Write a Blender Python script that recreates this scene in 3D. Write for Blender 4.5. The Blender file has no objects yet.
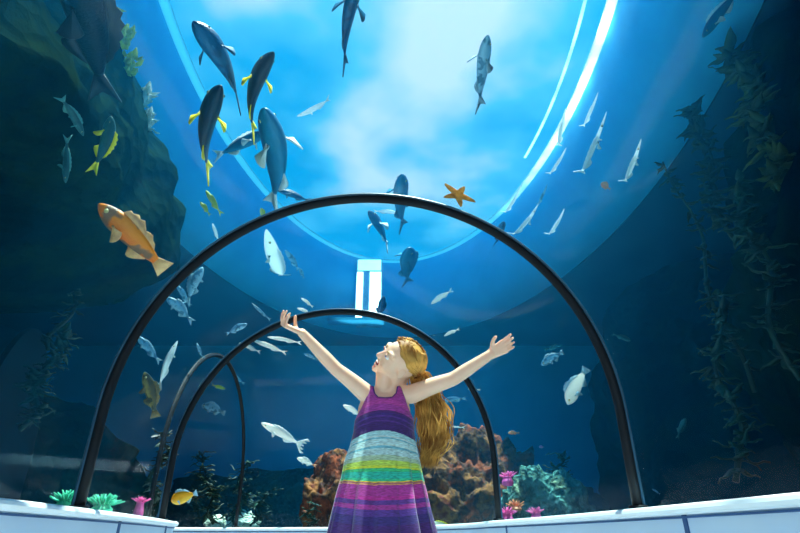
import bpy, bmesh, math, random
from mathutils import Vector, Matrix, noise, Quaternion
random.seed(7)
S = bpy.context.scene
C = S.collection
PI = math.pi
EYE = Vector((0, 0, .5)); PITCH = math.radians(27); FPX = 800 * 24 / 36

# ------------------------------------------------------------------ helpers
def ray(px, py):
    """world direction seen at a place of the photograph (forward component along the optical axis = 1)"""
    a, b = (px - 400) / FPX, (266.5 - py) / FPX
    return Vector((a, math.cos(PITCH) - b * math.sin(PITCH), math.sin(PITCH) + b * math.cos(PITCH)))
def at_z(px, py, z):
    d = ray(px, py); return EYE + d * ((z - EYE.z) / d.z)
def at_y(px, py, y):
    d = ray(px, py); return EYE + d * (y / d.y)
def at_d(px, py, dist):
    return EYE + ray(px, py) * dist

def obj(name, bm, mat, parent=None, smooth=True):
    me = bpy.data.meshes.new(name)
    if isinstance(bm, bmesh.types.BMesh):
        bmesh.ops.recalc_face_normals(bm, faces=bm.faces[:])
        bm.to_mesh(me); bm.free()
    o = bpy.data.objects.new(name, me); C.objects.link(o)
    for m in (mat if isinstance(mat, (list, tuple)) else [mat]): me.materials.append(m)
    if smooth:
        for p in me.polygons: p.use_smooth = True
    if parent: o.parent = parent
    return o
def tag(o, label=None, cat=None, group=None, kind=None):
    if label: o['label'] = label
    if cat: o['category'] = cat
    if group: o['group'] = group
    if kind: o['kind'] = kind
    return o
def empty(name, loc=(0, 0, 0)):
    o = bpy.data.objects.new(name, None); C.objects.link(o); o.location = loc; o.empty_display_size = .1; return o

def loft(bm, rings, close=True, cap0=False, cap1=False, mat=0):
    """rings: lists of points with equal counts"""
    vs = [[bm.verts.new(p) for p in r] for r in rings]
    n = len(rings[0])
    for a, b in zip(vs, vs[1:]):
        for i in range(n if close else n - 1):
            f = bm.faces.new((a[i], a[(i + 1) % n], b[(i + 1) % n], b[i])); f.material_index = mat
    if cap0: bm.faces.new(vs[0][::-1]).material_index = mat
    if cap1: bm.faces.new(vs[-1]).material_index = mat
    return vs
def tube(bm, pts, rad, n=8, cap=True, mat=0):
    pts = [Vector(p) for p in pts]
    if not hasattr(rad, '__len__'): rad = [rad] * len(pts)
    rings = []; up = None
    for i, p in enumerate(pts):
        t = (pts[min(i + 1, len(pts) - 1)] - pts[max(i - 1, 0)]).normalized()
        if up is None:
            up = t.orthogonal().normalized()
        else:
            up = (up - t * up.dot(t))
            up = up.normalized() if up.length > 1e-6 else t.orthogonal().normalized()
        s = t.cross(up)
        rings.append([p + (up * math.cos(2 * PI * k / n) + s * math.sin(2 * PI * k / n)) * rad[i] for k in range(n)])
    loft(bm, rings, True, cap, cap, mat)
def box(bm, a, b, mat=0):
    r = bmesh.ops.create_cube(bm, size=1)
    for v in r['verts']: v.co = Vector([(a[i] + b[i]) / 2 + v.co[i] * (b[i] - a[i]) for i in range(3)])
    return r
def catmull(pts, n=6):
    pts = [Vector(p) for p in pts]; out = []
    for i in range(len(pts) - 1):
        p0, p1, p2, p3 = pts[max(i - 1, 0)], pts[i], pts[i + 1], pts[min(i + 2, len(pts) - 1)]
        for k in range(n):
            t = k / n
            out.append(.5 * ((2 * p1) + (p2 - p0) * t + (2 * p0 - 5 * p1 + 4 * p2 - p3) * t * t + (3 * p1 - p0 - 3 * p2 + p3) * t ** 3))
    out.append(pts[-1]); return out

# ------------------------------------------------------------------ materials
def newmat(name):
    m = bpy.data.materials.new(name); m.use_nodes = True
    nt = m.node_tree; return m, nt, nt.nodes['Principled BSDF'], nt.nodes, nt.links
def nmat(name, c1, c2=None, scale=8, rough=.7, bump=.0, spec=.4, coat=0, detail=4, sub=0, pos=(.35, .65), bscale=None):
    """two tones mixed by noise, optional bump"""
    m, nt, b, N, L = newmat(name)
    c2 = c2 or tuple(x * .75 for x in c1)
    tc = N.new('ShaderNodeTexCoord'); nz = N.new('ShaderNodeTexNoise'); nz.inputs['Scale'].default_value = scale; nz.inputs['Detail'].default_value = detail
    L.new(tc.outputs['Object'], nz.inputs['Vector'])
    r = N.new('ShaderNodeValToRGB'); r.color_ramp.elements[0].position = pos[0]; r.color_ramp.elements[1].position = pos[1]
    r.color_ramp.elements[0].color = (*c1, 1); r.color_ramp.elements[1].color = (*c2, 1)
    L.new(nz.outputs['Fac'], r.inputs['Fac']); L.new(r.outputs['Color'], b.inputs['Base Color'])
    b.inputs['Roughness'].default_value = rough; b.inputs['Specular IOR Level'].default_value = spec; b.inputs['Coat Weight'].default_value = coat
    if sub: b.inputs['Subsurface Weight'].default_value = sub; b.inputs['Subsurface Radius'].default_value = (.02, .008, .004); b.inputs['Subsurface Scale'].default_value = 1
    if bump:
        bp = N.new('ShaderNodeBump'); bp.inputs['Strength'].default_value = bump; bp.inputs['Distance'].default_value = .03
        n2 = N.new('ShaderNodeTexNoise'); n2.inputs['Scale'].default_value = bscale or scale * 3; n2.inputs['Detail'].default_value = 6
        L.new(tc.outputs['Object'], n2.inputs['Vector']); L.new(n2.outputs['Fac'], bp.inputs['Height']); L.new(bp.outputs['Normal'], b.inputs['Normal'])
    return m
M = {}
M['tank'] = nmat('painted_tank_wall', (.10, .50, .80), (.14, .58, .88), 1.2, .8, .15)
M['deck'] = nmat('tank_ceiling_paint', (.02, .08, .15), (.015, .06, .12), 1, .9, .2)
M['shaft'] = nmat('well_wall_paint', (.04, .40, .72), (.05, .47, .8), 1.5, .9, .1)
M['dark_wall'] = nmat('dark_rock_wall', (.02, .06, .07), (.03, .08, .09), 1.5, .9, .5)
M['sand'] = nmat('tank_sand', (.08, .12, .12), (.14, .17, .15), 6, .9, .3)
M['carpet'] = nmat('pale_grey_floor', (.30, .33, .38), (.36, .39, .43), 60, .95, .3)
M['cap'] = nmat('white_coping', (.9, .93, .96), (.85, .9, .95), 3, .3, 0)
M['face'] = nmat('pale_blue_panel', (.62, .76, .92), (.58, .72, .9), 2, .35, 0)
M['joint'] = nmat('dark_blue_joint', (.03, .10, .28), None, 5, .5)
M['black'] = nmat('black_arch_steel', (.006, .009, .014), (.01, .014, .02), 6, .6, 0, .2)
M['gasket'] = nmat('blue_grey_gasket', (.015, .07, .13), (.02, .09, .16), 4, .4)
M['concrete'] = nmat('concrete', (.2, .21, .22), None, 3, .9, .2)

# translucent white weir edge
def translucent(name, col, k=.6, painted_dimming=False):
    m, nt, b, N, L = newmat(name)
    t = N.new('ShaderNodeBsdfTranslucent'); mx = N.new('ShaderNodeMixShader'); out = N['Material Output']
    nz = N.new('ShaderNodeTexNoise'); nz.inputs['Scale'].default_value = 2.2; tc = N.new('ShaderNodeTexCoord'); L.new(tc.outputs['Object'], nz.inputs['Vector'])
    r = N.new('ShaderNodeValToRGB'); r.color_ramp.elements[0].color = (*[c * .6 for c in col], 1); r.color_ramp.elements[1].color = (*col, 1)
    r.color_ramp.elements[0].position = .35; r.color_ramp.elements[1].position = .6
    last = r.outputs['Color']
    if painted_dimming:  # streak brightness painted into the rim colour: dimmer to the left and far end
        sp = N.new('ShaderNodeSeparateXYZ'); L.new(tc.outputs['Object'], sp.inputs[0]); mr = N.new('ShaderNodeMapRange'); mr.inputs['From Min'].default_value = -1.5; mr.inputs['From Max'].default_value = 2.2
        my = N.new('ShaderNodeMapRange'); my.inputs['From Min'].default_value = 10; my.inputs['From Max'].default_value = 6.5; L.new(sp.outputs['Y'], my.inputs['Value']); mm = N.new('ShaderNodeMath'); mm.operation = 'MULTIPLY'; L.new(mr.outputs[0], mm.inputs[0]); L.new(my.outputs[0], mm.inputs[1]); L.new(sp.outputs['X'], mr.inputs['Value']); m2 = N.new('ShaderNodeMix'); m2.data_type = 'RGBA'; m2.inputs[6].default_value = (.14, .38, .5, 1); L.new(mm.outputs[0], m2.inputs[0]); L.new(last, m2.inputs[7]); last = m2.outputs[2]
    L.new(nz.outputs['Fac'], r.inputs['Fac']); L.new(last, t.inputs['Color']); L.new(last, b.inputs['Base Color'])
    mx.inputs[0].default_value = k; L.new(b.outputs[0], mx.inputs[1]); L.new(t.outputs[0], mx.inputs[2]); L.new(mx.outputs[0], out.inputs['Surface'])
    return m
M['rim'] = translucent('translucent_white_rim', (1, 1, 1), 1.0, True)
M['rim_blue'] = translucent('translucent_blue_rim', (.6, .85, .95), 1.0)

def acrylic():
    m, nt, b, N, L = newmat('clear_acrylic'); N.remove(b); out = N['Material Output']
    t = N.new('ShaderNodeBsdfTransparent'); g = N.new('ShaderNodeBsdfGlossy'); g.inputs['Roughness'].default_value = .03
    lw = N.new('ShaderNodeLayerWeight'); lw.inputs['Blend'].default_value = .5
    pw = N.new('ShaderNodeMath'); pw.operation = 'POWER'; pw.inputs[1].default_value = 5; L.new(lw.outputs['Facing'], pw.inputs[0])
    f = N.new('ShaderNodeMath'); f.operation = 'MULTIPLY_ADD'; f.inputs[1].default_value = .05; f.inputs[2].default_value = .004; L.new(pw.outputs[0], f.inputs[0])
    nz = N.new('ShaderNodeTexNoise'); nz.inputs['Scale'].default_value = 1.5; bp = N.new('ShaderNodeBump'); bp.inputs['Strength'].default_value = .05
    L.new(nz.outputs['Fac'], bp.inputs['Height']); L.new(bp.outputs[0], g.inputs['Normal'])
    mx = N.new('ShaderNodeMixShader'); L.new(f.outputs[0], mx.inputs[0]); L.new(t.outputs[0], mx.inputs[1]); L.new(g.outputs[0], mx.inputs[2]); L.new(mx.outputs[0], out.inputs['Surface'])
    return m
M['acrylic'] = acrylic()

def water():
    m, nt, b, N, L = newmat('blue_sea_water'); N.remove(b); out = N['Material Output']
    t = N.new('ShaderNodeBsdfTransparent'); L.new(t.outputs[0], out.inputs['Surface'])
    sc = N.new('ShaderNodeVolumeScatter'); ab = N.new('ShaderNodeVolumeAbsorption'); ad = N.new('ShaderNodeAddShader')
    sc.inputs['Color'].default_value = (.02, .47, 1, 1); sc.inputs['Density'].default_value = .029; sc.inputs['Anisotropy'].default_value = .6
    ab.inputs['Color'].default_value = (.0, .80, .965, 1); ab.inputs['Density'].default_value = .12
    L.new(sc.outputs[0], ad.inputs[0]); L.new(ab.outputs[0], ad.inputs[1]); L.new(ad.outputs[0], out.inputs['Volume'])
    return m
M['water'] = water()

# ------------------------------------------------------------------ tank
CX, CY, RX, RY = -.15, 5.55, 2.92, 6.0
ZR, ZB = 6.5, 4.83                     # top rim and lower lip of the oval well
def ell(k, z, rx=RX, ry=RY, n=192): return [Vector((CX + (rx + k) * math.cos(2 * PI * i / n), CY + (ry + k) * math.sin(2 * PI * i / n), z)) for i in range(n)]
def slab(name, a, b, m):
    bm = bmesh.new(); box(bm, a, b); return tag(obj(name, bm, m, None, False), kind='structure')
slab('wall_left', (-9.3, -2.6, -.1), (-9, 14, 5), M['dark_wall'])
slab('wall_right', (9, -2.6, -.1), (9.3, 14, 5), M['dark_wall'])
slab('wall_back', (-9.3, 12.9, -.1), (9.3, 13.2, 5), M['tank'])
slab('wall_front', (-9.3, -2.9, -.1), (-1.5, -2.6, 5), M['dark_wall'])
slab('wall_front', (1.5, -2.9, -.1), (9.3, -2.6, 5), M['dark_wall'])
slab('wall_front', (-1.5, -2.9, 2.55), (1.5, -2.6, 5), M['dark_wall'])
slab('floor', (-9.3, -2.6, -.3), (9.3, 14, -.1), M['sand'])
# ceiling round the oval well
bm = bmesh.new()
N_ = 192
def sqr(z, k=0):
    out = []
    for i in range(N_):
        a = 2 * PI * i / N_; c, s = math.cos(a), math.sin(a); q = 1 / max(abs(c) / (9.3 + k), abs(s) / (8.45 + k))
        out.append(Vector((CX * 0 + c * q, 5.55 + s * q, z)))
    return out
COVE = .75; cove = [ell(COVE * (1 - math.sin(PI / 2 * i / 12)), ZB + .95 * (1 - math.cos(PI / 2 * i / 12))) for i in range(13)]
loft(bm, [sqr(ZB), ell(COVE + .02, ZB), ell(COVE + .05, ZR + .1), sqr(ZR + .1), sqr(ZB)])
tag(obj('ceiling', bm, M['deck'], None, False), kind='structure')
bm = bmesh.new(); loft(bm, cove + [ell(0, ZR), ell(COVE + .02, ZR), cove[0]])
tag(obj('wall_well', bm, M['shaft'], None), kind='structure')
def rim(name, k0, k1, z, h, m, arc=None):
    bm = bmesh.new(); cut = (lambda l: [l[i % 192] for i in range(*arc)]) if arc else (lambda l: l)
    loft(bm, [cut(ell(k0, z)), cut(ell(k1, z)), cut(ell(k1, z + h)), cut(ell(k0, z + h)), cut(ell(k0, z))], not arc)
    return tag(obj(name, bm, m, None, False), kind='structure')
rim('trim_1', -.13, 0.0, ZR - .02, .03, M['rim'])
rim('trim_2', -.43, -.385, ZR - .02, .01, M['rim_blue'], (150, 192 + 12))
# tall bright slit window in the far end of the well
bm = bmesh.new(); yw = CY + RY - .36
box(bm, (-1.02, yw, ZB + .05), (-.42, yw + .55, ZR - .1))
wf = tag(obj('window_1', bm, nmat('window_frame', (.35, .55, .75)), None, False), kind='structure')
def lit(name, col, s):
    m, nt, b, N, L = newmat(name); b.inputs['Base Color'].default_value = (.8, .8, .8, 1)
    nz = N.new('ShaderNodeTexNoise'); nz.inputs['Scale'].default_value = 2.5; tc = N.new('ShaderNodeTexCoord'); L.new(tc.outputs['Object'], nz.inputs['Vector'])
    r = N.new('ShaderNodeValToRGB'); r.color_ramp.elements[0].color = (*[c * .55 for c in col], 1); r.color_ramp.elements[1].color = (*col, 1)
    r.color_ramp.elements[0].position = .3; r.color_ramp.elements[1].position = .6
    L.new(nz.outputs['Fac'], r.inputs['Fac']); L.new(r.outputs['Color'], b.inputs['Emission Color']); b.inputs['Emission Strength'].default_value = s
    return m
M['lit'] = lit('daylit_window_pane', (1, .97, .95), 5)
for x0, x1 in ((-1.0, -.86), (-.70, -.44)):
    bm = bmesh.new(); box(bm, (x0, yw - .02, ZB + .08), (x1, yw - .005, ZR - .45)); obj('pane', bm, M['lit'], wf, False)
bm = bmesh.new(); box(bm, (-.99, yw - .02, ZR - .4), (-.45, yw - .005, ZR - .13)); obj('upper_pane', bm, lit('dim_window_pane', (.6, .95, 1), 3), wf, False)
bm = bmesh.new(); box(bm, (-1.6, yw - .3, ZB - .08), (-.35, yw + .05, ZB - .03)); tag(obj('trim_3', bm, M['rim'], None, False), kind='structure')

# ------------------------------------------------------------------ tunnel path
RT, ZS, ZL = 1.387, 1.085, .625
def pc(y): return -y * y / 41
secs = []
y = -2.6
while y < 4.86:
    secs.append((pc(y), y, 0.0)); y += .25
secs = [s for s in secs if s[1] < 4.8] + [(pc(4.85), 4.85, 0.0)]
TCX, TCY, TR = -2.17, 4.85, 1.6
for d in range(6, 116, 6): secs.append((TCX + TR * math.cos(math.radians(d)), TCY + TR * math.sin(math.radians(d)), math.radians(d)))
xx, yy, th = secs[-1]
for k in range(1, 5): secs.append((xx - math.sin(th) * .35 * k, yy + math.cos(th) * .35 * k, th))
def sec_pt(s, u, z): return Vector((s[0] + u * math.cos(s[2]), s[1] + u * math.sin(s[2]), z))
def prof(r, z0, n=36):
    p = [(-r, z0), (-r, (z0 + ZS) / 2)]
    p += [(-r * math.cos(PI * i / n), ZS + r * math.sin(PI * i / n)) for i in range(n + 1)]
    return p + [(r, (z0 + ZS) / 2), (r, z0)]
def water_body():
    bm = bmesh.new()
    box(bm, (-8.99, -2.59, -.09), (8.99, 12.89, ZR - .15))
    f0 = set(bm.faces)
    rings = [[sec_pt(s, u, z) for u, z in prof(1.475, .02)] for s in secs]
    rings[0] = [p + Vector((0, .02, 0)) for p in rings[0]]
    loft(bm, rings, True, True, True)
    inner = [f for f in bm.faces if f not in f0]
    bmesh.ops.recalc_face_normals(bm, faces=list(f0)); bmesh.ops.recalc_face_normals(bm, faces=inner); bmesh.ops.reverse_faces(bm, faces=inner)
    me = bpy.data.meshes.new('water'); bm.to_mesh(me); bm.free()
    o = bpy.data.objects.new('water', me); C.objects.link(o); me.materials.append(M['water']); tag(o, kind='structure'); return o
water_body()
# acrylic shells between the arches, arch ribs
iA = min(range(len(secs)), key=lambda i: abs(secs[i][1] - 2.9) if secs[i][2] == 0 else 9)
sA = (pc(2.9), 2.9, 0.0)
cut1 = [s for s in secs if s[2] == 0 and s[1] < 2.85] + [sA]
cut2 = [sA] + [s for s in secs if s[2] == 0 and s[1] > 2.95]
i3 = next(i for i, s in enumerate(secs) if s[2] >= math.radians(89))
iB = next(i for i, s in enumerate(secs) if s[1] == 4.85)
for run, nm in ((cut1, 'window_2'), (cut2, 'window_3'), (secs[iB:i3 + 1], 'window_4'), (secs[i3:], 'window_5')):
    bm = bmesh.new()
    rings = []
    for s in run:
        o_ = prof(1.465, .60); i_ = prof(1.415, .60)[::-1]
        rings.append([sec_pt(s, u, z) for u, z in o_ + i_])
    loft(bm, rings, True, True, True); tag(obj(nm, bm, M['acrylic']), kind='structure')
def arch(sec, r, label, gk='gasket', gw=.03):
    t = empty('tunnel_arch', sec_pt(sec, 0, 0)); tag(t, label, 'arch', 'tunnel arches')
    def L(u, z): return sec_pt(sec, u, z) - t.location
    bm = bmesh.new(); tube(bm, [L(u, z) for u, z in prof(RT, ZL + .01, 72)], r, 14); obj('rib', bm, M['black'], t)
    bm = bmesh.new(); n = Vector((-math.sin(sec[2]), math.cos(sec[2]), 0))
    a, b = prof(1.414, ZL + .01, 72), prof(1.404, ZL + .01, 72)
    loft(bm, [[L(u, z) + n * gw for u, z in a], [L(u, z) + n * gw for u, z in b], [L(u, z) - n * gw for u, z in b], [L(u, z) - n * gw for u, z in a], [L(u, z) + n * gw for u, z in a]], False)
    obj('gasket', bm, M[gk], t)
    for sg in (-1, 1):
        bm = bmesh.new(); c = L(sg * RT, ZL); tube(bm, [c, c + Vector((0, 0, .02))], .045, 16); obj('foot_flange', bm, M['black'], t)
    return t
arch(sA, .026, 'large black steel arch spanning the tunnel just behind the child')
arch(secs[iB], .028, 'black steel arch standing behind the child, seen inside the largest arch')
arch(secs[i3], .022, 'narrow dark arch where the tunnel turns, farthest and thinnest of the arches', 'black', .012)
# ledges
def ledge(side, name):
    cp = [(1.475, .585), (1.285, .585), (1.27, .592), (1.265, .605), (1.27, .618), (1.285, .625), (1.475, .625)]
    fp = [(1.475, 0), (1.30, 0), (1.30, .585), (1.475, .585)]
    run = secs
    bm = bmesh.new(); loft(bm, [[sec_pt(s, side * u, z) for u, z in fp] for s in run], True, True, True)
    o = tag(obj(name, bm, M['face'], None, False), kind='structure')
    bm = bmesh.new(); loft(bm, [[sec_pt(s, side * u, z) for u, z in cp] for s in run], True, True, True)
    obj('coping', bm, M['cap'], o, False)
    ys = (2.4, 4.5, .6) if side > 0 else (3.3, 1.2, 4.6)
    for yj in ys:
        bm = bmesh.new(); s = (pc(yj), yj, 0)
        a = sec_pt(s, side * 1.296, .0); box(bm, (min(a.x, a.x + side * .02), yj - .016, .0), (max(a.x, a.x + side * .02), yj + .016, .585)); obj('joint', bm, M['joint'], o, False)
    bm = bmesh.new(); loft(bm, [[sec_pt(s, side * 1.298, .572), sec_pt(s, side * 1.29, .572), sec_pt(s, side * 1.29, .580), sec_pt(s, side * 1.298, .580)] for s in run], True, True, True)
    obj('painted_shadow_line', bm, M['joint'], o, False)  # dark strip that paints the shadow line under the coping
ledge(-1, 'baseboard_left'); ledge(1, 'baseboard_right')
bm = bmesh.new(); loft(bm, [[sec_pt(s, -1.46, -.02), sec_pt(s, 1.46, -.02), sec_pt(s, 1.46, .0), sec_pt(s, -1.46, .0)] for s in secs], True, True, True)
tag(obj('floor', bm, M['carpet'], None, False), kind='structure')
# blind end of the side branch
bm = bmesh.new(); s = secs[-1]; loft(bm, [[sec_pt(s, u, z) for u, z in prof(1.47, .0)], [sec_pt((s[0] + math.sin(s[2]) * .05, s[1] - math.cos(s[2]) * .05, s[2]), u, z) for u, z in prof(1.47, .0)]], True, True, True)
tag(obj('wall_end', bm, M['black'], None, False), kind='structure')

# entrance hall behind the tunnel mouth
for nm, a, b in (('wall_hall', (-3, -7.2, 0), (3, -7, 3.2)), ('wall_hall', (-3.2, -7, 0), (-3, -2.9, 3.2)), ('wall_hall', (3, -7, 0), (3.2, -2.9, 3.2)), ('floor', (-3, -7, -.1), (3, -2.62, 0)), ('ceiling', (-3.2, -7.2, 3.2), (3.2, -2.9, 3.3))):
    slab(nm, a, b, M['concrete'])
# ------------------------------------------------------------------ rocks and plants of the tank
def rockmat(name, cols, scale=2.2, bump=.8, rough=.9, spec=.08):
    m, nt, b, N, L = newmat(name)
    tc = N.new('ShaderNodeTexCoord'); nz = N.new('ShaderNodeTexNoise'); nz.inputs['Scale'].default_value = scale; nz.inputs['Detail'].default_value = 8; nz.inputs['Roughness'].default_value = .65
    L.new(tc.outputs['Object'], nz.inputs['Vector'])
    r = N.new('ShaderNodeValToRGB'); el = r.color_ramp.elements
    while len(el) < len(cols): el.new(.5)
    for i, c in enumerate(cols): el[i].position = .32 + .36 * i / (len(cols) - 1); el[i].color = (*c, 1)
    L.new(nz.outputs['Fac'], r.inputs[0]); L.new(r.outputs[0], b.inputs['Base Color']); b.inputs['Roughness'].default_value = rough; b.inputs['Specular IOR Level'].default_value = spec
    vr = N.new('ShaderNodeTexVoronoi'); vr.inputs['Scale'].default_value = scale * 5; L.new(tc.outputs['Object'], vr.inputs['Vector'])
    ad = N.new('ShaderNodeMath'); ad.operation = 'MULTIPLY_ADD'; ad.inputs[1].default_value = .5; L.new(vr.outputs['Distance'], ad.inputs[0]); L.new(nz.outputs['Fac'], ad.inputs[2])
    bp = N.new('ShaderNodeBump'); bp.inputs['Strength'].default_value = bump; bp.inputs['Distance'].default_value = .08; L.new(ad.outputs[0], bp.inputs['Height']); L.new(bp.outputs[0], b.inputs['Normal'])
    return m
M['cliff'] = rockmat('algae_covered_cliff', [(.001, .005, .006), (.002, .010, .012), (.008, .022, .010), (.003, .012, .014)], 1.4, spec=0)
M['brown'] = rockmat('rust_brown_rock', [(.02, .015, .015), (.32, .07, .03), (.06, .035, .03), (.34, .13, .045), (.15, .03, .03)], 2.6, .7)
M['teal'] = rockmat('teal_crusted_rock', [(.015, .05, .055), (.13, .32, .30), (.04, .10, .09), (.28, .36, .24)], 4, 1)
M['shelf'] = rockmat('dark_reef_rock', [(.01, .03, .035), (.03, .07, .07), (.06, .09, .05)], 3)
M['coral_w'] = nmat('pale_coral', (.8, .85, .75), (.5, .6, .5), 14, .7, .5)
M['green_an'] = nmat('sea_green_anemone', (.02, .42, .27), (.08, .6, .36), 20, .5, .2, sub=.0)
M['pink_an'] = nmat('pink_anemone', (.95, .15, .45), (.8, .08, .35), 20, .5, .2)
M['orange_an'] = nmat('orange_anemone', (.9, .3, .1), (.7, .2, .1), 20, .5, .2)
M['kelp'] = nmat('olive_kelp', (.006, .025, .014), (.02, .04, .012), 5, .5)
M['kelp_y'] = nmat('yellow_green_kelp', (.08, .12, .025), (.015, .04, .015), 4, .5)
M['moss'] = nmat('sunlit_moss', (.45, .6, .08), (.15, .3, .05), 12, .6)
M['kelp_t'] = nmat('teal_green_weed', (.008, .06, .04), (.004, .025, .025), 5, .5)

def rock(name, label, c, rad, seed, m, amp=.35, f=1.0, sub=5, cat='rock', group=None, hole=None, lean=None):
    bm = bmesh.new(); bmesh.ops.create_icosphere(bm, subdivisions=sub, radius=1)
    off = Vector((seed * 7.3, seed * 3.1, seed * 5.7)); R = Vector(rad)
    for v in bm.verts:
        d = v.co.normalized(); p = Vector((d.x * R.x, d.y * R.y, d.z * R.z))
        q = p * f + off
        k = 1 + amp * (noise.fractal(q, .9, 2.1, 5) + .5 * (1 - abs(noise.noise(q * 2.3)) * 2) * .5)
        p = p * k
        p += d * .05 * noise.noise(q * 7)
        if hole:
            hd = (p - Vector(hole[0])).length
            if hd < hole[1]: p -= d * (hole[1] - hd) * 1.1
        if lean:
            q_ = max(0, min(1, (p.z + c[2] - 2.2) / .9)); p = p + Vector((lean[0], lean[1], 0)) * q_ * q_ * (3 - 2 * q_)
        w_ = p + Vector(c); w_ = Vector((max(-8.9, min(8.9, w_.x)), max(-2.5, min(13.6, w_.y)), max(-.09, min(4.8, w_.z)))); v.co = w_ - Vector(c)
    o = obj(name, bm, m); o.location = c; return tag(o, label, cat, group)
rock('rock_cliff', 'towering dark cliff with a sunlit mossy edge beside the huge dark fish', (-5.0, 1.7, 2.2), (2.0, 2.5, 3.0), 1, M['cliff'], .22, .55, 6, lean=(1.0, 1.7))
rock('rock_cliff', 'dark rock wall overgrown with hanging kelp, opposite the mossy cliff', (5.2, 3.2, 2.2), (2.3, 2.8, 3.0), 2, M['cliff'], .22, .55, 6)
rock('rock_cliff', 'distant dark rock added for shade behind the kelp-covered wall', (6.1, 9.4, 2.0), (2.5, 2.3, 3.2), 31, M['cliff'], .2, .6, 6)  # added so the unlit far side reads darker
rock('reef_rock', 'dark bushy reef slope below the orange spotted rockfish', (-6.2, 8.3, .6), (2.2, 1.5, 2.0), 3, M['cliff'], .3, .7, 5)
rock('reef_rock', 'rust-brown rock mound between the hair and the second arch', (1.15, 8.9, .5), (1.05, .7, 1.5), 4, M['brown'], .34, 1.5, 6)
rock('reef_rock', 'rust-brown craggy pinnacle with a dark round hollow beside the skirt', (-1.0, 8.7, .45), (.48, .5, 1.06), 5, M['brown'], .34, 1.9, 6, hole=((-.10, -.40, .34), .27))
rock('reef_rock', 'teal-crusted rock with a dark recess above the pink anemones', (1.74, 6.95, .25), (.62, .42, 1.02), 6, M['teal'], .20, 2.4, 6, hole=((-.20, -.36, .60), .28))
rock('reef_rock', 'low dark shelf rock that carries the sea-green anemones', (-2.95, 3.4, .12), (1.05, 1.35, .36), 7, M['shelf'], .2, 2, 5)
rock('white_coral', 'small white coral lump behind the end of the near ledge', at_y(216, 524, 9.0), (.13, .09, .12), 9, M['coral_w'], .4, 9, 4, 'coral')
rock('white_coral', 'wider white coral mound at the foot of the thin distant arch', at_y(241, 526, 9.9), (.26, .13, .19), 10, M['coral_w'], .4, 8, 4, 'coral')
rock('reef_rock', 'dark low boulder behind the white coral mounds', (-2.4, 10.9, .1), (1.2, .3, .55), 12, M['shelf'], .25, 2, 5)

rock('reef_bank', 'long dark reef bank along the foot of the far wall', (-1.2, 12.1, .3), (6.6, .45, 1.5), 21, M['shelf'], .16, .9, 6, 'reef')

def leaf(bm, base, d, up, ln, wd, curl=.3, seg=5, mat=0):
    """one blade with real thickness"""
    d = d.normalized(); s = d.cross(up)
    s = s.normalized() if s.length > 1e-4 else d.orthogonal().normalized(); n = s.cross(d)
    rings = []
    for i in range(seg + 1):
        t = i / seg; w_ = wd * (.25 + 1.5 * math.sin(PI * min(1, t * .85 + .12))) * .5 * (1 - t ** 4 * .9)
        c = base + d * ln * t + n * curl * ln * t * t + n * .06 * ln * math.sin(t * 9)
        h = .004 + .05 * wd
        rings.append([c - s * w_, c + n * h, c + s * w_, c - n * h])
    loft(bm, rings, True, True, True, mat)
def kelp(name, label, base, h, lean, n, ll, lw, m, seed, group=None, sm=None, droop=0):
    rnd = random.Random(seed); t = empty(name, base); tag(t, label, 'seaweed', group)
    pts = [Vector((lean[0] * (k / 8) ** 1.5 + .06 * math.sin(k * 1.3 + seed), lean[1] * (k / 8) ** 1.5, h * k / 8)) for k in range(9)]
    pts = catmull(pts, 4)
    bm = bmesh.new(); tube(bm, pts, [.02 * (1 - .6 * i / len(pts)) for i in range(len(pts))], 6); obj('stalk', bm, sm or m, t)
    bm = bmesh.new()
    for i in range(n):
        k = rnd.uniform(.08, 1); p = pts[int(k * (len(pts) - 1))]; a = rnd.uniform(0, 2 * PI)
        leaf(bm, p, Vector((math.cos(a), math.sin(a), rnd.uniform(-.5, .7) - droop)), Vector((0, 0, 1)), ll * rnd.uniform(.6, 1.3), lw * rnd.uniform(.7, 1.3), rnd.uniform(-.5, .2))
    f = obj('blade', bm, m, t); f['kind'] = 'stuff'; return t
K = kelp
K('hanging_kelp', 'tall thin kelp strand hanging straight down before the rock wall', at_y(748, 392, 3.9), 2.1, (-.1, 0), 70, .10, .03, M['kelp'], 1)
K('hanging_kelp', 'bushy olive kelp above the thin hanging strand', at_y(728, 240, 4.1), 1.6, (.1, 0), 110, .15, .045, M['kelp'], 2)
K('broad_kelp', 'broad-leaved yellow-green kelp at the upper edge of the rock wall', at_y(768, 128, 3.5), 1.1, (.02, .1), 70, .20, .05, M['kelp_y'], 3)
K('broad_kelp', 'yellow-green kelp clump just under the broad-leaved one, close to the frame edge', at_y(786, 190, 3.3), .75, (.05, .05), 54, .18, .045, M['kelp_y'], 4)
K('hanging_kelp', 'dark green kelp low on the rock wall above the near ledge', at_y(745, 482, 3.6), 1.3, (.15, 0), 80, .14, .04, M['kelp_t'], 5)
K('hanging_kelp', 'dark kelp rising along the outer side of the rock wall', at_y(795, 380, 3.2), 1.5, (.1, 0), 80, .15, .04, M['kelp_t'], 15)
K('bushy_weed', 'bushy dark green weed on the reef slope by the picture edge', at_y(22, 430, 4.2), .8, (.1, 0), 80, .13, .045, M['kelp_t'], 6)
K('bushy_weed', 'sparse dark weed higher on the reef slope', at_y(50, 350, 4.8), .9, (.2, 0), 50, .13, .04, M['kelp'], 16)
K('fern_weed', 'feathery green weed between the two largest arches', at_y(150, 503, 6.4), .75, (.05, 0), 90, .12, .035, M['kelp_t'], 7)
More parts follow.
